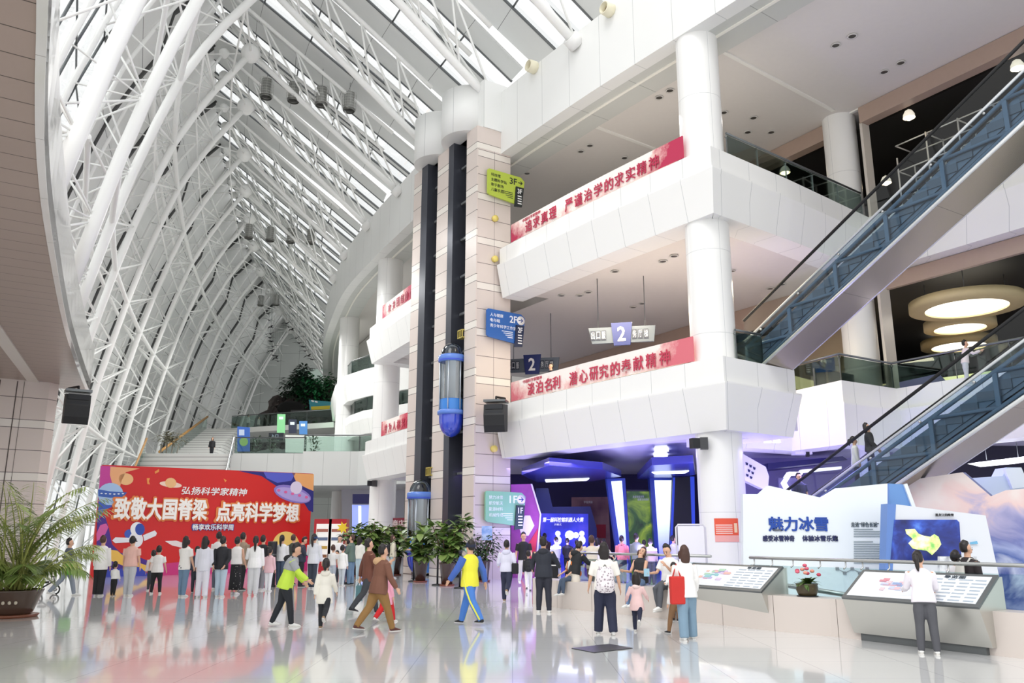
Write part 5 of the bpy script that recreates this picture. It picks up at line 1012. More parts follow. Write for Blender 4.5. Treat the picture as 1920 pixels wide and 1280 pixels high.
# ---- hanging drums and bird mobiles
for row, Y, D, pts in (('first row', 36, .68, ((500, 165), (551, 172), (603, 180), (655, 190))), ('second row', 52, .68, ((467, 433), (507, 438), (545, 441), (583, 443))), ('third row', 74, .68, ((489, 563), (518, 562), (549, 564), (580, 565))), ('fourth row', 100, .66, ((533, 637), (577, 638)))):
    for k, (x, y) in enumerate(pts):
        c = at(x, y, Y); H = D*1.25; t = E('hanging_drum', '%s steel mesh drum from the left in the %s under the roof' % (('first', 'second', 'third', 'fourth')[k], row), 'hanging lamp', c, 'steel mesh drums hung under the roof')
        MB().lathe(c, [(D/2*.75, -H/2), (D/2*.75, H/2)], 18).build('drum', M('#9b9c98', .35, metal=.6), t); MB().lathe(c, [(D/2*.8, -H/2-.1), (D/2*.9, -H/2), (D/2*.75, -H/2+.03)], 18).build('lower_ring', M('#7d7d79', .3, metal=.6), t); b = MB()
        for j in range(7): z = -H/2+H*j/6; b.path([c+V((D/2*cos(a*pi/8), D/2*sin(a*pi/8), z)) for a in range(16)], .008, 4, closed=True)
        for j in range(10): a = j*pi/5; b.tube(c+V((D/2*cos(a), D/2*sin(a), -H/2)), c+V((D/2*cos(a), D/2*sin(a), H/2)), .007, n=4)
        b.build('wire_cage', M('#c9cac7', .35, metal=.5), t); MB().tube(c+UP*H/2, c+UP*(H/2+1.6), .012, n=5).build('hanger', STEELD, t)
def bird(p, s, yaw, roll, lab):
    t = E('bird_figure', lab, 'bird figure', p, 'black bird figures hung in flight'); b = MB(); h = V((cos(yaw), sin(yaw), 0)); sd = V((-h.y, h.x, 0))*cos(roll)+UP*sin(roll); up = h.cross(sd); p = V(p)
    b.path([p-h*.34*s, p-h*.15*s, p+h*.1*s, p+h*.26*s, p+h*.36*s], [.02*s, .07*s, .075*s, .05*s, .01*s], 8); b.build('body', M('#26272a', .6), t)
    for sg in (-1, 1):
        w = MB(); a, m, e = p+h*.12*s, p+sd*sg*.42*s+up*.14*s+h*.12*s, p+sd*sg*.98*s-up*.02*s-h*.06*s; w.add([a, m, e, p+sd*sg*.45*s+up*.1*s-h*.14*s, p-h*.1*s, a+up*.02*s, m+up*.025*s, e+up*.01*s, p+sd*sg*.45*s+up*.12*s-h*.14*s, p-h*.1*s+up*.02*s], [(0, 1, 3, 4), (1, 2, 3), (9, 8, 6, 5), (8, 7, 6), (0, 5, 6, 1), (1, 6, 7, 2), (2, 7, 8, 3), (3, 8, 9, 4)]); w.build('wing', M('#1d1e21', .6), t)
    MB().tube(p, p+UP*2.5, .006, n=4).build('thread', STEELD, t)
BP = [(502, 588), (504, 600), (508, 613), (507, 626), (506, 633), (508, 640), (511, 650), (509, 658), (514, 667), (521, 677), (517, 671), (537, 606), (541, 613), (547, 618), (555, 634), (560, 643), (568, 650), (572, 658), (578, 667), (585, 674)]
OR2 = ['topmost', 'second', 'third', 'fourth', 'fifth', 'sixth', 'seventh', 'eighth', 'ninth', 'tenth', 'lowest']
for k, (x, y) in enumerate(BP):
    s = 'left' if k < 11 else 'right'; o = (OR2[k] if k < 10 else 'lowest') if k < 11 else (OR2[k-11] if k < 19 else 'lowest'); bird(at(x, y, 62+k % 3), .58, 1.2+.5*sin(k*2.3), .25*sin(k*1.7), '%s black flying bird figure in the string nearer the %s' % (o, 'arched wall' if k < 11 else 'ring beam'))
# ================= people
SKIN = M('#dcae92', .55, var=.06); HAIRK = M('#1f1817', .45, var=.2); HAIRB = M('#4a3026', .45, var=.25); SHW = M('#ececea', .5); SHB = M('#1d1e22', .5); SHR = M('#5a2f2c', .5); SHT = M('#a08466', .6)
def remesh(o, vox, it=3):
    m = o.modifiers.new('r', 'REMESH'); m.mode = 'VOXEL'; m.voxel_size = vox; m.use_smooth_shade = True
    if it: s = o.modifiers.new('s', 'SMOOTH'); s.iterations = it; s.factor = .5
    return o
def spots(nm, base, dot, sc, th=.3):
    m, nt, b = _new(nm); L = nt.links.new; tc = nt.nodes.new('ShaderNodeTexCoord'); v = nt.nodes.new('ShaderNodeTexVoronoi'); v.inputs['Scale'].default_value = sc; L(tc.outputs['Object'], v.inputs['Vector'])
    k = nt.nodes.new('ShaderNodeMix'); k.data_type = 'RGBA'; L(_mth(nt, 'LESS_THAN', v.outputs['Distance'], th), k.inputs[0]); k.inputs[6].default_value = hx(base); k.inputs[7].default_value = hx(dot); L(k.outputs[2], b.inputs['Base Color']); b.inputs['Roughness'].default_value = .7; return m
def cloth(c):
    return c if not isinstance(c, str) else M(c, .75, var=.1, bump=.15)
def person(lab, px, fy, h, yaw=0, top='#f0efec', bot='#22242a', shoe=SHW, hair=('short', HAIRK), lean=0, leg=((2, 2), (-2, 2)), arm=((4, 8, 10), (4, 8, 10)), head=(0, 0), kid=0, hem=.50, slv=1, wide=1.0, flare=1.0, legend=.045, skirt=None, sit=None, base=None, fat=1.0, vest=None, cap=None, far=False, hood=None, pos=None, stripe=None, bare=False, spread=.0, topfl=1.0, mask=False, inward=.0):
    if pos is None and fy < 1125: h *= 1.07 if not far else 1.03
    Hh = h*U; yaw = radians(yaw); fat *= 1.07; topfl *= 1.06; wide *= 1.08; F = V((sin(yaw), cos(yaw), 0)); R = V((cos(yaw), -sin(yaw), 0)); O = V(pos) if pos is not None else fl(px, fy)
    t = E('person', lab, 'person', O)
    lz = 1-.10*kid; hs = 1+.38*kid                     # children: shorter legs, larger head
    hipz, kn, an = .515*lz, .285*lz, .04; shz = .815-.05*kid; Lt, Ls = hipz-kn, kn-an
    la = radians(lean); upv = V((0, sin(la), cos(la))); fwd = V((0, cos(la), -sin(la))); J = {}
    mn = 0; legs = []
    for s, (sw, kb) in zip((-1, 1), leg):
        a, b_ = radians(sw), radians(sw-kb); k = V((s*(.048+spread*.5), Lt*sin(a), -Lt*cos(a))); n = k+V((s*spread*.4, Ls*sin(b_), -Ls*cos(b_))); ft = radians(min(60, max(0, kb-12))) if sw < 0 else 0
        legs.append((V((s*.045, 0, 0)), k, n, ft, s)); mn = min(mn, n.z-(.04 if ft < .2 else .05+.05*sin(ft)))
    hz0 = sit if sit is not None else -mn
    def P(p): return O+(R*p[0]+F*p[1]+UP*p[2])*Hh
    hip = V((0, 0, hz0)); cm = lambda k: hip+upv*k      # k: distance up the trunk from the hip joint
    T0 = shz-hipz                                      # hip to shoulder line
    hd = radians(head[0]); hp = radians(head[1]); neck = cm(T0+.025); hup = (upv*cos(hp)+fwd*-sin(hp)*-1) if hp else upv
    hup = (V((0, sin(la*.4+hp), cos(la*.4+hp)))).normalized(); hf = V((sin(hd), cos(hd)*cos(la*.4+hp), -sin(la*.4+hp))).normalized(); hr = hf.cross(hup).normalized(); hc = neck+hup*(.085+.018*kid)
    def Hd(x, y, z): return hc+(hr*x+hf*y+hup*z)*hs
    vox = (.019 if far else .0125)*U
    bw_ = 1.0 if not kid else .92
    # ---- the body, one surface
    b = MB(); n = 10
    b.path([P(cm(-.03)), P(cm(.02)), P(cm(.10)), P(cm(.19)), P(cm(T0-.03)), P(cm(T0+.005)), P(cm(T0+.03)), P(cm(T0+.075))], [tuple(x*Hh*bw_*fat for x in q) for q in ((.05, .045), (.082, .058), (.068, .05), (.08, .055), (.088, .05), (.056, .04), (.032, .032), (.029, .03))], n, flat=R)
    b.ball(P(Hd(0, -.006, .018)), 1, 14, sc=(.05*Hh*hs, .058*Hh*hs, .052*Hh*hs)); b.path([P(Hd(0, .008, .0)), P(Hd(0, .014, -.03)), P(Hd(0, .02, -.056))], [(.044*Hh*hs, .045*Hh*hs), (.038*Hh*hs, .038*Hh*hs), (.018*Hh*hs, .016*Hh*hs)], 10, flat=R)
    b.path([P(Hd(0, .046, .004)), P(Hd(0, .062, -.014)), P(Hd(0, .05, -.02))], [.005*Hh*hs, .008*Hh*hs, .006*Hh*hs], 6)
    for s in (-1, 1): b.ball(P(Hd(s*.05, -.004, -.004)), .012*Hh*hs, 8, sc=(.5, .8, 1.3))
    arms = []
    for s, ar in zip((-1, 1), arm):
        fx, ab, el = [radians(q) for q in ar[:3]]; iw = ar[3] if len(ar) > 3 else inward; sh = cm(T0-.022)+V((s*.096*bw_*fat, 0, 0)); ua, fa = .165*(1-.08*kid), .14*(1-.08*kid)
        d = V((s*sin(ab), sin(fx)*cos(ab), -cos(fx)*cos(ab))).normalized(); e = sh+d*ua; d2 = V((s*sin(ab)*.6-s*iw, sin(fx+el), -cos(fx+el))).normalized(); w = e+d2*fa; arms.append((sh, e, w, d2, s))
        b.path([P(sh-d*.01), P(sh+d*.04), P(e), P(e+d2*.05), P(w)], [.028*Hh*bw_, .027*Hh*bw_, .021*Hh*bw_, .021*Hh*bw_, .0145*Hh], 8)
        # hand: palm, four fingers of unequal length, thumb at the side
        sd = (d2.cross(V((s, 0, 0)))).normalized(); sd = sd if sd.y > 0 else -sd; pn_ = d2.cross(sd).normalized(); pn_ = pn_ if pn_.x*s < 0 else -pn_
        b.path([P(w-d2*.004), P(w+d2*.025), P(w+d2*.052)], [(.013*Hh, .011*Hh), (.021*Hh, .010*Hh), (.020*Hh, .009*Hh)], 8, flat=sd.x*R+sd.y*F+sd.z*UP)
        for k, ln in enumerate((.036, .043, .04, .03)):
            o = w+d2*.05+sd*(.0155-.0104*k); q1 = o+d2*ln*.5+pn_*ln*.12; b.path([P(o), P(q1), P(q1+d2*ln*.42+pn_*ln*.35)], [.0054*Hh, .005*Hh, .0042*Hh], 6)
        o = w+d2*.014+sd*.017; b.path([P(o), P(o+d2*.018+sd*.014), P(o+d2*.034+sd*.016+pn_*.006)], [.007*Hh, .006*Hh, .0048*Hh], 6)
    for q0, k, n_, ft, s in legs:
        b.path([P(hip+q0+V((0, 0, .015))), P(hip+q0.lerp(k, .4)), P(hip+k), P(hip+k.lerp(n_, .35)), P(hip+n_)], [.05*Hh*fat, .046*Hh*fat, .03*Hh, .031*Hh, .019*Hh], 8)
        c, sn = cos(ft), sin(ft); a_ = hip+n_; b.path([P(a_+V((0, -.018, -.018))), P(a_+V((0, .03*c, -.022-.03*sn))), P(a_+V((0, .085*c, -.03-.085*sn)))], [.018*Hh, .02*Hh, .014*Hh], 8)
    remesh(b.build('body', SKIN, t), vox, 2)
    # ---- shoes
    if not bare:
        for q0, k, n_, ft, s in legs:
            c, sn = cos(ft), sin(ft); a_ = hip+n_; o = MB(); D = lambda y, z: P(a_+V((0, y*c+z*sn, z*c-y*sn)))
            o.path([D(-.028, -.018), D(-.02, -.016), D(.02, -.016), D(.06, -.024), D(.1, -.03), D(.112, -.033)], [(.016*Hh, .012*Hh), (.024*Hh, .022*Hh), (.025*Hh, .024*Hh), (.027*Hh, .017*Hh), (.022*Hh, .011*Hh), (.008*Hh, .005*Hh)], 10, flat=R)
            sh_ = remesh(o.build('shoe', shoe, t), vox, 1); so = MB(); so.prism([D(-.034, -.041), D(.02, -.041), D(.112, -.041), D(.118, -.034), D(-.036, -.032)], R*.001); so = MB()
            w_ = .023*Hh
            so.add([D(y, z)+R*x for z in (-.042, -.033) for y, x in ((-.036, w_*.7), (.02, w_), (.08, w_*1.1), (.116, w_*.5), (.116, -w_*.5), (.08, -w_*1.1), (.02, -w_), (-.036, -w_*.7))], [tuple(range(8)), tuple(range(15, 7, -1))]+[(i, (i+1) % 8, 8+(i+1) % 8, 8+i) for i in range(8)]); so.build('sole', M('#dcdad5' if shoe is not SHB else '#b9b9b8', .6), sh_)
    # ---- trousers or skirt
    g = .010
    if skirt:
        o = MB(); z0, z1, fw = skirt[1], hz0+.06, skirt[2]; o.path([P(V((0, (z1-z)*.0, z))) for z in (z1, hz0, (hz0+z0)/2, z0)], [(.078*Hh, .06*Hh), (.098*Hh, .075*Hh), (.1*fw*Hh, .08*fw*Hh), (.11*fw*Hh, .09*fw*Hh)], 18, flat=R); o.build('skirt', cloth(skirt[0]), t)
    if not skirt or len(skirt) > 3:
        o = MB(); o.path([P(cm(.075)), P(cm(.04)), P(cm(0)), P(cm(-.035))], [(.078*Hh*fat, .06*Hh*fat), (.088*Hh*fat, .068*Hh*fat), (.094*Hh*fat, .073*Hh*fat), (.06*Hh*fat, .06*Hh*fat)], 12, flat=R)
        for q0, k, n_, ft, s in legs:
            e = k.lerp(n_, 1.0-(legend-.045)/Ls); wd = wide
            o.path([P(hip+q0+V((0, 0, .01))), P(hip+q0.lerp(k, .4)), P(hip+k), P(hip+k.lerp(e, .45)), P(hip+e-V((0, 0, .012 if legend < .06 else 0)))], [(.052*fat)*Hh, (.05*fat*(1+(wd-1)*.5)+.004)*Hh, (.036*wd+.004)*Hh, (.036*wd+.002)*Hh, (.029*wd*flare)*Hh], 10)
        tr = remesh(o.build('trousers', cloth(bot), t), vox*1.1, 2)
        if stripe:
            for q0, k, n_, ft, s in legs:
                z = MB(); z.path([P(hip+V((s*.098*fat, -.01, .04))), P(hip+q0.lerp(k, .4)+V((s*.056*fat, -.012, 0))), P(hip+k+V((s*.041*wide, -.012, 0))), P(hip+n_+V((s*.033*wide, -.01, 0)))], [(.013*Hh, .007*Hh)]*4, 6, flat=F); z.build('side_stripe', cloth(stripe), tr)
    # ---- upper garment with sleeves
    hemk = hem-hipz*lz/lz; o = MB(); tk = [cm(hemk), cm((hemk+.1)/2), cm(.13), cm(.2), cm(T0-.025), cm(T0+.008), cm(T0+.03)]
    o.path([P(q) for q in tk], [tuple(x*Hh*bw_*fat for x in q) for q in ((.1*topfl, .078*topfl), (.096*topfl, .076*topfl), (.092, .072), (.099, .075), (.103, .068), (.076, .055), (.042, .042))], 14, flat=R)
    for sh, e, w, d2, s in arms:
        if slv >= 1: o.path([P(sh+V((0, 0, .008))), P(sh.lerp(e, .3)), P(e), P(e.lerp(w, .5)), P(e.lerp(w, .97))], [.043*Hh, .043*Hh, .036*Hh, .035*Hh, .028*Hh], 9)
        elif slv > 0: o.path([P(sh+V((0, 0, .008))), P(sh.lerp(e, .4)), P(sh.lerp(e, min(.95, slv*1.5)))], [.043*Hh, .042*Hh, .04*Hh], 9)
    tp_ = remesh(o.build('top', cloth(top), t), vox*1.1, 3)
    if vest:                                            # contrast lower / shoulder panel of a two-colour jacket
        c, k0, k1 = vest; o = MB(); ks = [k0+(k1-k0)*i/4 for i in range(5)]
        def wr(k):
            T_ = ((hemk, .1*topfl, .078*topfl), (.05, .097, .076), (.13, .095, .075), (.2, .103, .078), (T0-.025, .106, .071), (T0+.01, .079, .058), (T0+.035, .043, .043))
            for (a, x, y), (c_, x2, y2) in zip(T_, T_[1:]):
                if k <= c_ or c_ > T0+.03: f = min(1, max(0, (k-a)/(c_-a))); return ((x+(x2-x)*f+.004)*Hh*bw_*fat, (y+(y2-y)*f+.004)*Hh*bw_*fat)
        o.path([P(cm(k)) for k in ks], [wr(k) for k in ks], 16, flat=R)
        if k1 > T0-.03 or len(vest) > 3:
            for sh, e, w, d2, s in arms: o.path([P(sh), P(sh.lerp(e, .3)), P(sh.lerp(e, .75))], [.047*Hh, .047*Hh, .043*Hh], 9)
        remesh(o.build('jacket_panel', cloth(c), tp_), vox*1.1, 1)
    if hood: o = MB(); o.ball(P(cm(T0+.0)+fwd*-.05), 1, 12, sc=(.075*Hh, .045*Hh, .05*Hh)); o.path([P(cm(T0+.02)+V((-.06, .0, 0))), P(cm(T0+.025)+V((0, -.05, 0))), P(cm(T0+.02)+V((.06, .0, 0)))], .022*Hh, 8); remesh(o.build('hood', cloth(hood), tp_), vox*1.1, 2)
    # ---- hair, face, hat
    st, hm = hair[:2]; o = MB(); S = lambda *q: P(Hd(*q)); e_ = Hh*hs
    o.path([S(0, .022, .068), S(0, -.005, .066), S(0, -.02, .045), S(0, -.024, .02), S(0, -.026, -.008), S(0, -.022, -.03)], [(.022*e_, .02*e_), (.044*e_, .046*e_), (.053*e_, .054*e_), (.054*e_, .05*e_), (.052*e_, .042*e_), (.034*e_, .03*e_)], 14, flat=R)
    if st in ('bob', 'long'):
        ln = .075 if st == 'bob' else (.075+(hair[2] if len(hair) > 2 else .0))
        o.path([S(0, -.02, .03), S(0, -.03, -.01), S(0, -.034, -.05), S(0, -.04, -.05-ln*.5), S(0, -.042, -.05-ln)], [(.056*e_, .05*e_), (.06*e_, .046*e_), (.06*e_, .036*e_), (.05*e_, .026*e_), (.026*e_, .012*e_)], 12, flat=R)
        for s in (-1, 1): o.path([S(s*.045, .016, .03), S(s*.053, .012, -.01), S(s*.05, .008, -.055)], [.014*e_, .016*e_, .012*e_], 7)
    if st == 'pony' or st == 'pigtail':
        L_ = hair[2] if len(hair) > 2 else .14; o.path([S(0, -.06, .035), S(0, -.09, .03), S(0, -.098, -.02), S(0, -.09, -.02-L_*.6), S(0, -.08, -.02-L_)], [.014*e_, .022*e_, .026*e_, .022*e_, .008*e_], 8)
    if st == 'bun': o.ball(S(0, -.066, .03), .03*e_, 10); o.ball(S(0, -.05, -.01), .03*e_, 8)
    hr_ = remesh(o.build('hair', hm, t), vox, 2)
    for s in (-1, 1):
        MB().ball(S(s*.0185, .0485, .0), .0062*e_, 8, sc=(1.2, .7, .7)).build('eye', INK, t); MB().path([S(s*.009, .052, .015), S(s*.019, .0515, .018), S(s*.029, .046, .014)], .0026*e_, 5).build('eyebrow', hm, t)
    if mask: o = MB(); o.path([S(0, .04, -.005), S(0, .046, -.028), S(0, .04, -.052)], [(.036*e_, .018*e_), (.04*e_, .024*e_), (.028*e_, .016*e_)], 10, flat=R); o.build('face_mask', M(mask, .7), t)
    else: MB().ball(S(0, .0455, -.034), .011*e_, 8, sc=(1.2, .5, .4)).build('mouth', M('#b0605a', .5), t)
    if cap:
        o = MB(); o.path([S(0, -.008, .0), S(0, -.008, .03), S(0, -.008, .055), S(0, -.008, .078)], [(.058*e_, .068*e_), (.0585*e_, .068*e_), (.05*e_, .058*e_), (.012*e_, .014*e_)], 16, flat=R); c = remesh(o.build('cap', cloth(cap), t), vox*.9, 1)
        v = [S(.05*cos(a), .05+.055*sin(a), .008-.012*sin(a)) for a in [pi*k/8 for k in range(9)]]; MB().prism(v, UP*.006*Hh).build('visor', cloth(cap), c)
    t['pts'] = 0; del t['pts']
    return dict(root=t, P=P, arms=arms, cm=cm, T0=T0, hip=hip, Hh=Hh, R=R, F=F, fwd=fwd, legs=legs, hands=[P(a[2]+a[3]*.05) for a in arms])
def backpack(q, lab, col, sc=1.0, pat=None, low=0):
    P, cm, T0, Hh = q['P'], q['cm'], q['T0'], q['Hh']; d = q['fwd']; m = pat or cloth(col); c = P(cm(T0*.5-low)+d*-.125); t = E('backpack', lab, 'backpack', c)
    b = MB(); b.path([P(cm(T0*.02-low)+d*-.12), P(cm(T0*.1-low)+d*-.125), P(cm(T0*.55-low)+d*-.125), P(cm(T0*.85-low)+d*-.11), P(cm(T0*.95-low)+d*-.1)], [(.06*Hh*sc, .035*Hh*sc), (.085*Hh*sc, .05*Hh*sc), (.088*Hh*sc, .052*Hh*sc), (.075*Hh*sc, .04*Hh*sc), (.03*Hh*sc, .015*Hh*sc)], 14, flat=q['R']); remesh(b.build('bag', m, t), .014*U, 2)
    b = MB(); b.path([P(cm(T0*.1-low)+d*-.17), P(cm(T0*.25-low)+d*-.18), P(cm(T0*.42-low)+d*-.175)], [(.05*Hh*sc, .02*Hh*sc), (.062*Hh*sc, .026*Hh*sc), (.055*Hh*sc, .016*Hh*sc)], 12, flat=q['R']); remesh(b.build('front_pocket', m, t), .014*U, 1)
    for s in (-1, 1): MB().path([P(cm(T0*.85-low)+d*-.08+V((s*.05, 0, 0))), P(cm(T0+.02)+V((s*.062, -.03, 0))), P(cm(T0+.0)+V((s*.07, .055, 0))), P(cm(T0*.5)+V((s*.085, .075, 0))), P(cm(T0*.15-low)+V((s*.098, -.06, 0)))], [(.016*Hh, .005*Hh)]*5, 6, flat=q['R']).build('strap', m, t)
    MB().path([P(cm(T0*.93-low)+d*-.1+V((-.02, 0, 0))), P(cm(T0*1.03-low)+d*-.11), P(cm(T0*.93-low)+d*-.1+V((.02, 0, 0)))], .006*Hh, 6).build('handle', INK, t)
    return t
def handbag(p, lab, col, w, h, d, strap=None, yaw=0, name='handbag'):
    p = V(p); t = E(name, lab, 'bag', p-UP*h/2); b = MB(); b.box(p, w, d, h, yaw); o = b.build('bag', cloth(col), t); m = o.modifiers.new('b', 'BEVEL'); m.width = min(w, d, h)*.2; m.segments = 3
    if strap: MB().path([p+UP*h*.45-V((cos(yaw), sin(yaw), 0))*w*.3, V(strap), p+UP*h*.45+V((cos(yaw), sin(yaw), 0))*w*.3], .012, 6).build('strap', cloth(col), t)
    return t
WK = ((24, 10), (-20, 22)); WK2 = ((-20, 26), (22, 8)); AW = ((-18, 8, 12), (22, 8, 18)); AW2 = ((22, 8, 18), (-18, 8, 12))
NAVY_ = '#262b44'; JEAN = '#6f8ba6'; JEAND = '#4d5d74'; LGREY = '#bfc1c6'; BLK = '#1c1d21'; PALE = '#e9eaee'; WHT = '#f1f0ed'
# --- crowd before the red backdrop
person('woman in long white shirt and wide black trousers, leftmost of the crowd', 183, 1117, 1.62, 4, WHT, BLK, SHW, ('bun', HAIRB), hem=.44, wide=1.35, flare=1.25, topfl=1.05)
person('toddler in white top and black pants between two women at the backdrop', 211, 1117, .92, 5, WHT, BLK, SHT, ('pony', HAIRK, .04), kid=1, arm=((30, 18, 20), (10, 10, 10)))
person('woman in pink tee, black cap and pale grey trousers facing the backdrop', 239, 1117, 1.6, 3, '#e6b9ad', LGREY, SHW, ('short', HAIRK), slv=.45, cap='#1c1f26', wide=1.15, fat=1.1, hem=.5)
person('boy in white printed tee with hand on hip before the backdrop', 291, 1113, 1.33, -8, WHT, BLK, SHW, ('short', HAIRK), kid=.4, slv=.5, arm=((-8, 22, 60), (4, 14, 20)), spread=.05, topfl=1.1, fat=1.15, hem=.45)
person('small child peeping behind the white tee boy', 281, 1107, 1.18, -40, '#e9d9d4', '#3a3d46', SHW, ('pony', HAIRK, .05), kid=.6)
person('woman in white polka dot blouse and blue jeans, long black hair', 341, 1118, 1.6, 22, spots('polka', '#f3f1ec', '#4a4a52', 9, .18), JEAN, SHW, ('long', HAIRK, .03), slv=.5, wide=1.15, arm=((20, 8, 50), (8, 8, 12)), hem=.45)
person('child in dark clothes and orange collar behind the polka dot woman', 364, 1110, 1.3, -10, '#3f4456', '#2b2f3a', SHB, ('short', HAIRK), kid=.4)
person('woman with waist long black hair in pale lavender shirt and trousers', 377, 1120, 1.6, 0, '#dfe0ea', '#e3e1ea', SHW, ('long', HAIRK, .18), wide=1.3, flare=1.2, hem=.44, topfl=1.05, spread=.02)
person('woman in black jacket with hands clasped behind her back, light jeans', 411, 1119, 1.6, 2, '#26272c', '#b4c6d4', SHW, ('bun', HAIRK), arm=((-14, 12, -22, .45), (-14, 12, -22, .45)), wide=1.15, fat=1.05, hem=.46)
person('person in white hoodie standing behind the black jacket woman', 404, 1105, 1.72, 10, '#eeecea', '#5b6270', SHW, ('short', HAIRK))
person('woman in white vest and black floral long skirt', 439, 1114, 1.58, 12, WHT, BLK, SHW, ('bun', HAIRK), slv=0, skirt=(spots('floral', '#17181c', '#c9c4bd', 16, .16), .08, 1.05), arm=((12, 8, 40), (8, 8, 20)), hem=.53)
person('person in beige brown coat beside the floral skirt woman', 450, 1106, 1.7, 25, '#9c8a76', BLK, SHB, ('short', HAIRK), hem=.44)
person('woman with long ponytail in white hoodie and light grey sweatpants', 473, 1116, 1.6, -12, '#efefee', '#cfd0d2', SHW, ('pony', HAIRK, .16), wide=1.3, arm=((18, 12, 70), (5, 10, 12)), hem=.47, topfl=1.1)
q = person('person in black jacket and grey trousers carrying a small backpack', 488, 1106, 1.62, 15, '#232429', '#8f9096', SHW, ('short', HAIRK)); backpack(q, 'small black backpack on the grey trousered person at the backdrop', '#26272b', .8)
person('girl in pink skirt and white trousers near the black case', 502, 1108, 1.28, 12, '#e7bfc6', PALE, SHW, ('pony', HAIRK, .08), kid=.4, hem=.42, topfl=1.15)
c0 = fl(506, 1100); t = E('loudspeaker_case', 'tall black cylinder case held up in the crowd at the backdrop', 'case', c0); MB().lathe(c0, [(.0, 0), (.13, 0), (.14, .05), (.14, 1.25), (.13, 1.3), (0, 1.3)], 20).build('case', M('#17181b', .4), t); MB().lathe(c0, [(.142, .9), (.145, .92), (.142, .94)], 20).build('band', STEELD, t); MB().lathe(c0, [(.16, .0), (.16, .05), (.1, .06)], 20).build('foot', INK, t)
person('woman in white sweatshirt and blue jeans with a ponytail', 524, 1099, 1.62, 6, '#f0f1f4', JEAND, SHW, ('pony', HAIRK, .12), wide=1.1)
person('brown haired man in dark green top near the yellow disc', 546, 1096, 1.7, 20, '#3b423c', '#3a3f4a', SHB, ('short', HAIRB), far=True)
person('person in dark blue jacket looking down at a phone', 563, 1100, 1.58, 75, '#343a4a', '#24262c', SHB, ('short', HAIRK), arm=((25, 8, 75), (25, 8, 75)), head=(0, 25))
person('woman in blue cap, grey white jacket and dark striped trousers', 585, 1103, 1.66, 12, '#d5d8dd', '#343d4a', SHW, ('pony', HAIRK, .14), cap='#24426e', wide=1.2, flare=1.15, stripe='#d9dde0', hem=.46, topfl=1.08, arm=((15, 12, 60), (6, 10, 10)))
# --- walkers in the middle of the hall
q = person('boy in lime and grey jacket with black patterned hood, walking right', 531, 1174, 1.66, 78, '#c9ea4e', '#23272e', SHW, ('short', HAIRK), lean=14, leg=((-12, 12), (16, 8)), arm=((18, 6, 24), (34, 10, 18)), head=(0, 14), kid=.15, vest=('#a3a6aa', .17, .34), hood='#1c1d22', hem=.45, topfl=1.12, fat=1.1)
person('girl in cream white coat walking away with a ponytail', 606, 1178, 1.32, -3, '#f1eee2', '#26292f', SHT, ('pony', HAIRK, .05), kid=.3, leg=((6, 4), (-24, 42)), arm=((-10, 12, 14), (16, 14, 20)), hem=.36, topfl=1.22, hood='#ece8dc')
q = person('man in brown jacket and khaki trousers lifting a hand to his face', 707, 1184, 1.66, 55, '#7a5140', '#94703f', SHR, ('short', HAIRK), lean=8, leg=((-22, 18), (24, 6)), arm=((38, 30, 95, .15), (12, 14, 20)), hem=.45, topfl=1.1, fat=1.1, wide=1.1, hood='#c9a47c')
q = person('tall man in brown coat walking behind the brown jacket man', 688, 1150, 1.74, 60, '#6b4032', '#3a3d42', SHB, ('short', HAIRK), leg=WK, arm=AW, hem=.44)
handbag(q['hands'][0]-UP*.24, 'teal paper bag in the hand of the tall brown coat man', '#5f8a92', .13, .3, .1, q['hands'][0])
person('small girl in pink coat and red trousers half hidden by the brown jacket man', 724, 1166, 1.12, 40, '#f0a8bf', '#cf1f24', SHW, ('pony', HAIRK, .05), kid=.7, hem=.34, topfl=1.25, wide=1.35, leg=WK2)
q = person('man in yellow and blue tracksuit with dark cap, walking left', 880, 1170, 1.74, -48, '#f2ec44', '#4a80cf', SHB, ('short', HAIRK), leg=((-24, 14), (26, 6)), arm=((24, 22, 12), (-20, 22, 16)), cap='#1f2740', stripe='#f0ee5a', wide=1.12, hem=.47, topfl=1.04, fat=1.08, mask='#a9cfc8')
for sh, e, w, d2, s in q['arms']:
    b = MB(); b.path([q['P'](sh+V((0, 0, .015))), q['P'](sh.lerp(e, .35)), q['P'](e), q['P'](e.lerp(w, .96))], [.05*q['Hh'], .049*q['Hh'], .042*q['Hh'], .034*q['Hh']], 10); remesh(b.build('blue_sleeve', cloth('#4468bc'), q['root']), .0125*U, 1)
q = person('woman in lavender hoodie and navy trousers hurrying away', 950, 1127, 1.62, 8, '#dcdcee', NAVY_, SHT, ('bun', HAIRK), leg=((8, 6), (-26, 40)), arm=((10, 16, 60), (-6, 14, 30)), hood='#d5d5ea', topfl=1.08, wide=1.15, hem=.49); handbag(q['P'](q['hip']+V((.15, -.03, .03))), 'black shoulder bag of the woman in the lavender hoodie', '#1b1c20', .16, .24, .12, q['P'](q['cm'](q['T0'])+V((.09, 0, 0))))
person('man in black tee facing the camera under the green 1F sign', 982, 1098, 1.76, 172, '#1d1d20', '#e3e0dc', SHW, ('short', HAIRK), slv=.5, leg=WK, arm=((12, 12, 30), (-5, 12, 20)))
q = person('person in white trousers with a black bag walking before the black tee man', 991, 1108, 1.2, 0, '#26262a', '#e7e6e2', SHB, ('short', HAIRK), kid=.4, leg=WK2); backpack(q, 'white and black bag on the person in white trousers', '#222327', .9)
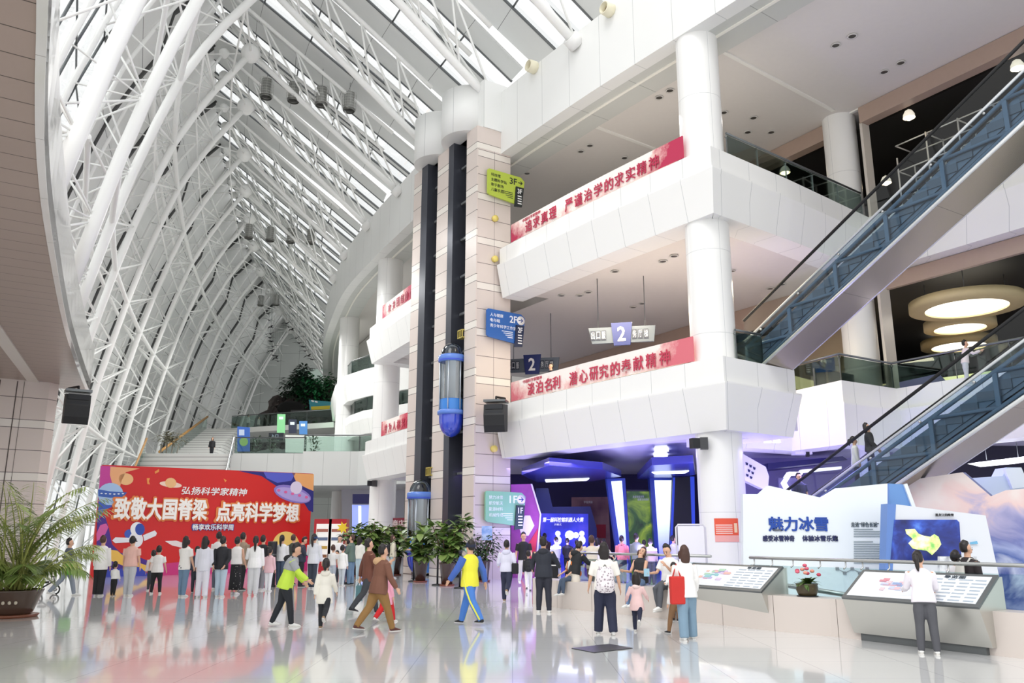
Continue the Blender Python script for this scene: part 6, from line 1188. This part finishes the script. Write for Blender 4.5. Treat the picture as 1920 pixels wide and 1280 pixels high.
q = person('man in dark hooded jacket seen from behind, pushing a stroller', 1020, 1148, 1.72, 8, '#2b2f3a', '#2a2c39', SHW, ('short', HAIRK), arm=((30, 16, 25), (38, 22, 20)), hood='#272a34', spread=.03, wide=1.1, fat=1.1, hem=.47, topfl=1.05)
# stroller
s0 = fl(1024, 1130); s0 = s0+V((.1, .35, 0)); t = E('stroller', 'black and white stroller in front of the dark jacket man', 'stroller', s0)
for dx, dy in ((-.26, -.1), (.26, -.1), (-.2, .4), (.2, .4)):
    c = s0+V((dx, dy, .12)); w_ = MB(); w_.path([c+V((0, .12*cos(a*pi/8), .12*sin(a*pi/8))) for a in range(16)], .02, 6, closed=True); o = w_.build('wheel', INK, t); MB().lathe(c, [(0, -.02), (.06, -.02), (.06, .02), (0, .02)], 12, ax=(1, 0, 0)).build('hub', WTXT, o)
MB().path([s0+V((-.26, -.1, .12)), s0+V((-.24, .1, .4)), s0+V((-.24, -.25, .82)), s0+V((.24, -.25, .82)), s0+V((.24, .1, .4)), s0+V((.26, -.1, .12))], .016, 8).build('frame', M('#e9e9e6', .4), t)
b = MB(); b.box(s0+V((0, .12, .4)), .4, .42, .1); b.obox(s0+V((0, -.06, .6)), (.2, 0, 0), (0, .04, .0), (0, -.06, .2)); b.build('seat', M('#26272b', .7), t); b = MB(); b.box(s0+V((0, .1, .22)), .34, .36, .1); b.build('basket', M('#3a3c40', .7), t); b = MB(); b.lathe(s0+V((-.2, .0, .72)), [(.26, 0), (.26, .4)], 12, ax=(1, 0, 0), arc=1.6, a0=.2); b.build('canopy', M('#1f2024', .7), t)
q = person('girl sitting on the plinth in jeans with an orange backpack', 1057, 1140, 1.32, -118, '#e9e4da', JEAND, SHW, ('pony', HAIRB, .06), kid=.3, sit=.56, leg=((82, 78), (76, 62)), arm=((20, 10, 40), (20, 10, 40)), pos=fl(1062, 1141)+Nn*.16, slv=.5); backpack(dict(q, fwd=q['fwd']), 'bright orange backpack on the sitting girl', '#e0791f', .95)
q = person('woman in black hoodie and cream wide trousers bending by the plinth', 1077, 1141, 1.64, 50, '#202226', '#e4ddd0', SHW, ('short', HAIRK), lean=16, head=(0, 22), wide=1.35, flare=1.15, arm=((40, 8, 35), (46, 8, 35)), hood='#1d1f23', hem=.5)
person('person in cream jacket stretching both arms out behind the plinth', 1112, 1118, 1.62, 20, '#e2d8c6', '#6f6a60', SHB, ('short', HAIRB), arm=((20, 84, 6), (20, 84, 6)), hem=.46)
q = person('woman in white top and navy wide trousers with a dark hood, back view', 1136, 1189, 1.64, 2, '#f3f1ea', NAVY_, SHW, ('bob', HAIRK), leg=((8, 2), (-6, 8)), spread=.035, wide=1.4, flare=1.15, arm=((6, 16, 22), (4, 16, 14)), slv=.6, hem=.49, topfl=1.05, fat=1.08)
backpack(q, 'white patterned backpack with black handle on the navy trousers woman', WHT, 1.22, spots('speckle', '#e6e0e4', '#9c8f98', 24, .36), .05)
person('small girl in pink hooded jacket and navy trousers running', 1196, 1184, 1.08, 12, '#f2cfcd', NAVY_, SHW, ('bob', HAIRK), kid=.75, leg=((6, 4), (-28, 46)), arm=((-8, 26, 40), (20, 24, 30)), hem=.36, topfl=1.28, hood='#f4dcd8')
person('long haired woman in black vest gazing upward on the plinth', 1187, 1146, 1.64, -132, '#2a2a2e', '#6d86ab', SHW, ('long', HAIRB, .14), sit=.45, leg=((82, 74), (78, 70)), arm=((28, 8, 70), (28, 8, 70)), head=(-25, -28), slv=0, pos=fl(1192, 1154)+Nn*.17)
q = person('man in white tee and grey jeans sitting on the plinth, eating', 1236, 1158, 1.74, -128, '#f0efee', '#55585f', SHW, ('short', HAIRK), sit=.425, leg=((84, 76), (74, 88)), arm=((34, 8, 96, .2), (28, 10, 60, .2)), head=(-15, 24), slv=.5, pos=fl(1246, 1160)+Nn*.17, fat=1.12)
o = MB().box(q['hands'][1]+V((-.03, -.03, .02)), .1, .03, .14).build('snack_packet', M('#9cc7dc', .5)); tag(o, 'pale blue snack packet in the hands of the sitting man', 'snack')
person('small boy in black vest and white sleeves leaning on the plinth', 1268, 1163, 1.2, 200, '#efeeec', '#7c5b42', SHB, ('short', HAIRK), kid=.5, head=(0, 25), arm=((35, 10, 60), (35, 10, 60)), vest=('#1f2024', .03, .24))
q = person('woman in white sweatshirt and pale jeans walking right with a red bag', 1291, 1199, 1.6, -12, '#f5f4f2', '#7d99ae', SHW, ('bob', HAIRB), leg=((-6, 4), (10, 8)), spread=.03, wide=1.4, flare=1.2, arm=((10, 10, 55, .2), (8, 14, 20)), hem=.45, topfl=1.12, lean=4)
handbag(q['P'](q['hip']+V((-.13, -.05, .02))), 'red printed shopping bag of the white sweatshirt woman', '#c9302b', .22, .4, .1, q['P'](q['cm'](q['T0'])+V((-.1, .0, .0))), .2)
person('child in brown trousers walking beyond the red bag woman', 1270, 1188, 1.16, -30, '#e8e6e3', '#8a6848', SHB, ('short', HAIRK), kid=.5, leg=WK)
person('woman with dark ponytail in white sweatshirt and grey jeans reading a map table', 1743, 1226, 1.54, 18, '#f3eef6', '#55565c', SHW, ('pony', HAIRK, .12), lean=8, head=(20, 14), arm=((26, 12, 50), (26, 12, 50)), spread=.025, wide=1.08, hem=.5, topfl=1.08, hood=None)
# --- left of the backdrop and in front of the planters
q = person('adult in dark jacket with a bright green bag, mostly behind the palm', 120, 1117, 1.6, 60, '#5d6470', '#8f98a6', SHW, ('short', HAIRK), leg=WK); handbag(q['P'](q['hip']+V((.14, .05, -.02))), 'bright green shopping bag beside the palm', '#5cae3c', .26, .3, .14, q['P'](q['hip']+V((.14, .03, .15))), .3)
s0 = fl(88, 1114); t = E('balance_bike', 'small black child balance bike behind the palm', 'bike', s0)
for dx in (-.22, .2): c = s0+V((dx, 0, .12)); w_ = MB(); w_.path([c+V((.11*cos(a*pi/8), 0, .11*sin(a*pi/8))) for a in range(16)], .022, 6, closed=True); o = w_.build('wheel', INK, t); MB().lathe(c, [(0, -.03), (.04, -.03), (.04, .03), (0, .03)], 10, ax=(0, 1, 0)).build('hub', STEEL, o)
MB().path([s0+V((-.22, 0, .12)), s0+V((-.02, 0, .24)), s0+V((.16, 0, .34)), s0+V((.2, 0, .12))], .02, 7).build('frame', M('#2b2d33', .4), t); MB().path([s0+V((.16, 0, .32)), s0+V((.12, 0, .44)), s0+V((.12, -.14, .45)), s0+V((.12, .14, .45))], .014, 6).build('handlebar', STEELD, t); MB().box(s0+V((-.1, 0, .3)), .18, .1, .05).build('saddle', INK, t)
person('child in white shirt seen from behind near the fridges', 622, 1097, 1.3, 15, '#ebebe8', '#b9c2cc', SHW, ('short', HAIRB), kid=.4, slv=.5)
person('small child in red top between two white shirted children', 629, 1094, 1.1, 190, '#c22f30', '#3d4048', SHW, ('short', HAIRK), kid=.6)
person('girl in white coat and grey trousers beside the green jacket woman', 640, 1098, 1.3, 20, '#f0f0ec', '#c4ccd2', SHW, ('short', HAIRK), kid=.4, hem=.42, topfl=1.15)
person('woman in white top facing the camera by the fridges', 634, 1086, 1.66, 175, '#eeeceb', '#6b7484', SHW, ('bun', HAIRK), far=True)
person('woman in green jacket and blue jeans facing left', 656, 1096, 1.64, -75, '#61756a', JEAN, SHB, ('short', HAIRB), arm=((20, 8, 60), (20, 8, 60)), wide=1.15, topfl=1.08, hem=.46)
person('person in dark blue long coat beside the green jacket woman', 648, 1094, 1.5, -60, '#39455e', '#3c4a68', SHB, ('short', HAIRK), hem=.35)
person('woman in cream top and jeans behind the brown coats', 672, 1088, 1.62, 30, '#ecebe2', '#b8cdd8', SHW, ('long', HAIRK, .04), far=True)
q = person('woman in beige cardigan with a black backpack turned right', 735, 1084, 1.62, 70, '#e6dfc8', '#a9c3cb', SHW, ('bob', HAIRB), arm=((4, 14, 20), (-6, 10, 12)), wide=1.2); backpack(q, 'black backpack of the beige cardigan woman', '#27272b', .8)
person('man in white shirt and black trousers standing before the planters', 781, 1086, 1.74, -55, '#eff1f3', '#26272b', SHB, ('short', HAIRK), arm=((10, 6, 80), (10, 6, 80)), slv=.6, wide=1.15, hem=.52)
# --- visitors inside the exhibition, behind the plinth
for x, y, h, yw, tc_, bc, lab, hr in ((1022, 1078, 1.74, 10, '#4a3a34', BLK, 'man in dark brown jacket before the blue cinema booth', ('short', HAIRK)), (1012, 1082, 1.66, -20, '#6d8fb4', JEAN, 'person in denim blue shirt before the blue cinema booth', ('short', HAIRB)), (1043, 1086, 1.6, -30, '#d9dbdd', '#aab0b8', 'woman in white blouse with folded arms before the booth', ('bun', HAIRK)), (1065, 1084, 1.55, 20, '#2b2d38', BLK, 'person in black top low before the booth screen', ('short', HAIRK)), (1083, 1090, 1.5, 15, '#30343d', BLK, 'person in dark top beside the booth edge', ('short', HAIRK)), (1122, 1090, 1.58, 40, '#dfe0e8', '#565a66', 'woman in pale shirt holding up a camera by the mural', ('bob', HAIRK)), (1133, 1086, 1.52, -40, '#c9c9da', '#4a4e5a', 'person in lilac top by the red poster', ('short', HAIRK)),
        (1168, 1094, 1.66, 12, '#e58a8f', '#4a5270', 'person in salmon pink jacket with a pink backpack', ('bun', HAIRK)), (1196, 1096, 1.74, 25, '#7d8580', '#3b3e44', 'man in grey green tee before the jungle screen', ('short', HAIRK)), (1210, 1090, 1.5, 5, '#9a94ae', '#54586a', 'child in violet patterned top before the jungle screen', ('short', HAIRK)), (1222, 1096, 1.56, 8, '#d5bfbc', '#6a6470', 'woman in pale pink top before the jungle screen', ('short', HAIRK)), (1266, 1092, 1.66, 60, '#d7dce8', '#8f95a4', 'person in pale blue shirt beside the white rolling board', ('short', HAIRK))):
    q = person(lab, x, y, h, yw, tc_, bc, SHB, hr, far=True, arm=((15, 8, 50), (10, 8, 20)))
    if 'salmon' in lab: backpack(q, 'pink backpack of the salmon jacket person', '#ee8f98', .85)
# --- behind the rail at right
q = person('man in black jacket with pale straps behind the right rail', 1806, 1150, 1.68, 75, '#2c2428', '#33343a', SHB, ('short', HAIRK), head=(15, 0), pos=V((at(1810, 1010, 12.9).x, 12.9, FZ))); backpack(q, 'dark backpack with pale straps on the man behind the right rail', '#d5d2cc', .7)
person('child in black cap beside the man behind the right rail', 1788, 1150, 1.5, 60, '#e9e5ea', '#5b6068', SHW, ('short', HAIRK), kid=.2, cap='#1d1e23', pos=V((at(1787, 1010, 13.2).x, 13.2, FZ)), head=(0, 10))
# --- escalators, galleries, far stairs
def esc_pos(S, px, w=.6):
    best = min([i*.05 for i in range(-120, 240)], key=lambda k: abs(960+FPX*((S+ED*k+Nn*w).x)/(((S+ED*k+Nn*w).y)*cos(PT)+((S+ED*k+Nn*w+UP*1.3).z-CH)*sin(PT))-px)); return S+ED*best+Nn*w+UP*.74
SE = V((8.8, 18.8, 2.93))
person('woman in black jacket and navy trousers riding the lower escalator', 0, 0, 1.64, 120, '#202025', '#25284a', SHB, ('bob', HAIRK), pos=esc_pos(SE, 1634), arm=((10, 14, 30), (20, 20, 20)), head=(-10, -8))
person('girl in white hoodie with a ponytail riding the lower escalator', 0, 0, 1.5, 110, '#ece8e6', '#2b2c52', SHW, ('pony', HAIRK, .06), pos=esc_pos(SE, 1604, .5), kid=.15, hem=.42, topfl=1.12)
person('man in dark tee entering the foot of the lower escalator', 0, 0, 1.7, 170, '#23244a', '#2a2c40', SHB, ('short', HAIRK), pos=esc_pos(SE, 1502, .55), slv=.5)
person('boy in pale pink shirt leaning on the first storey railing', 0, 0, 1.62, 110, '#f1e3e6', '#c9ccd4', SHW, ('short', HAIRK), pos=V((at(1812, 700, 23.6).x, 23.6, 6.0)), arm=((50, 10, 60), (50, 10, 60)), lean=8, kid=.1)
_, i, p, n = ring_at(1037, 7, -.55); person('man in dark blazer leaning on the first storey banner rail', 0, 0, 1.74, -125, '#26262e', '#2a2c33', SHB, ('short', HAIRK), pos=V((p.x, p.y, 6.0)), arm=((40, 8, 55), (40, 8, 55)), lean=10, vest=('#e8e6e2', .12, .2))
person('woman in black on the upper grey stairs', 0, 0, 1.62, 170, '#1f1f24', '#222329', SHB, ('long', HAIRB, .04), pos=V((at(398, 830, 55.5).x, 55.5, 6.75)), far=True)
person('person in white shirt at the head of the upper stairs', 0, 0, 1.68, 40, '#e6e6e4', '#6a6d74', SHW, ('short', HAIRK), pos=V((at(465, 790, 68).x, 68, 10.0)), far=True); person('person in pale pink shirt near the rock grotto', 0, 0, 1.64, 60, '#e2d9d8', '#6f747c', SHW, ('short', HAIRK), pos=V((at(485, 790, 69).x, 69, 10.0)), far=True)
# ================= finish: lettering to meshes, then the whole place from building units to metres
fit_text()
K = 1/U
for o in list(bpy.context.scene.objects):
    if o.parent is None:
        l = V(o.location); o.location = V((l.x, l.y, l.z-FZ))*K
        if o.type not in ('CAMERA', 'LIGHT'): o.scale = V(o.scale)*K
        elif o.type == 'LIGHT' and o.data.type == 'AREA': o.data.size *= K; o.data.size_y *= K; o.data.energy *= K*K
    if 'org' in o: del o['org']
# ================= light: white overcast sky, soft sun, lamps and added fill lights
w = bpy.data.worlds.new('sky'); bpy.context.scene.world = w; w.use_nodes = True
w.node_tree.nodes['Background'].inputs[0].default_value = (1, 1, 1, 1); w.node_tree.nodes['Background'].inputs[1].default_value = 1.15
su = bpy.data.lights.new('sun', 'SUN'); su.energy = .8; su.angle = radians(25); su.color = (1, .99, .97)
so = bpy.data.objects.new('sun', su); C.objects.link(so); so.rotation_euler = (radians(42), 0, radians(-28))
def area(p, sx, sy, e, col, rot=(0, 0, 0)):  # any area light, including fills that belong to no fixture
    l = bpy.data.lights.new('lamp', 'AREA'); l.shape = 'RECTANGLE'; l.size = sx; l.size_y = sy; l.energy = e; l.color = col
    o = bpy.data.objects.new('lamp', l); C.objects.link(o); o.location = p; o.rotation_euler = rot
VC = (.42, .34, 1)
for p, e in (((2.2, 31.5, 4.5), 150), ((6.3, 29.0, 4.5), 150), ((9.8, 26.5, 4.5), 240), ((12.5, 24, 4.5), 60), ((-.5, 36, 4.5), 60)): area(p, 2, 2, e, VC)
for p, e in (((1.8, 34.5, 1.2), 110), ((5.2, 31, 1.2), 130), ((9.5, 28.8, 1.6), 120)): area(p, 1.2, 1.2, e, (.5, .42, 1), (pi, 0, 0))  # violet uplights added only to brighten the ceiling above the exhibits
for p, e in (((4.2, 31.5, 10.3), 280), ((7.5, 28.5, 10.3), 280)): area(p, 3, 3, e, (1, .84, .6))  # warm fill added to brighten the first storey gallery, tied to no fixture
for p, e in (((2.5, 31, 16.2), 120), ((6.5, 28, 16.2), 120)): area(p, 3, 3, e, (1, .93, .86))
area((-16.8, 71.5, 11.0), .4, .4, 14, (.1, 1, .3), (radians(120), 0, 0))
for p, e in (((-13.5, 47, 17.5), 700), ((-16, 56, 17.5), 900), ((-18.5, 66, 17.5), 900), ((-9.5, 38, 17.5), 300)): area(p, 3, 3, e, (1, 1, .98))  # fill lights added under the roof to brighten the far hall
sc = bpy.context.scene
sc.view_settings.view_transform = 'Standard'; sc.view_settings.look = 'None'; sc.view_settings.gamma = 1; sc.view_settings.use_curve_mapping = False
sc.view_settings.exposure = .26
cy = sc.cycles; cy.use_denoising = True; cy.max_bounces = 10; cy.transparent_max_bounces = 24; cy.diffuse_bounces = 5; cy.glossy_bounces = 4; cy.caustics_reflective = False; cy.caustics_refractive = False; cy.sample_clamp_indirect = 4
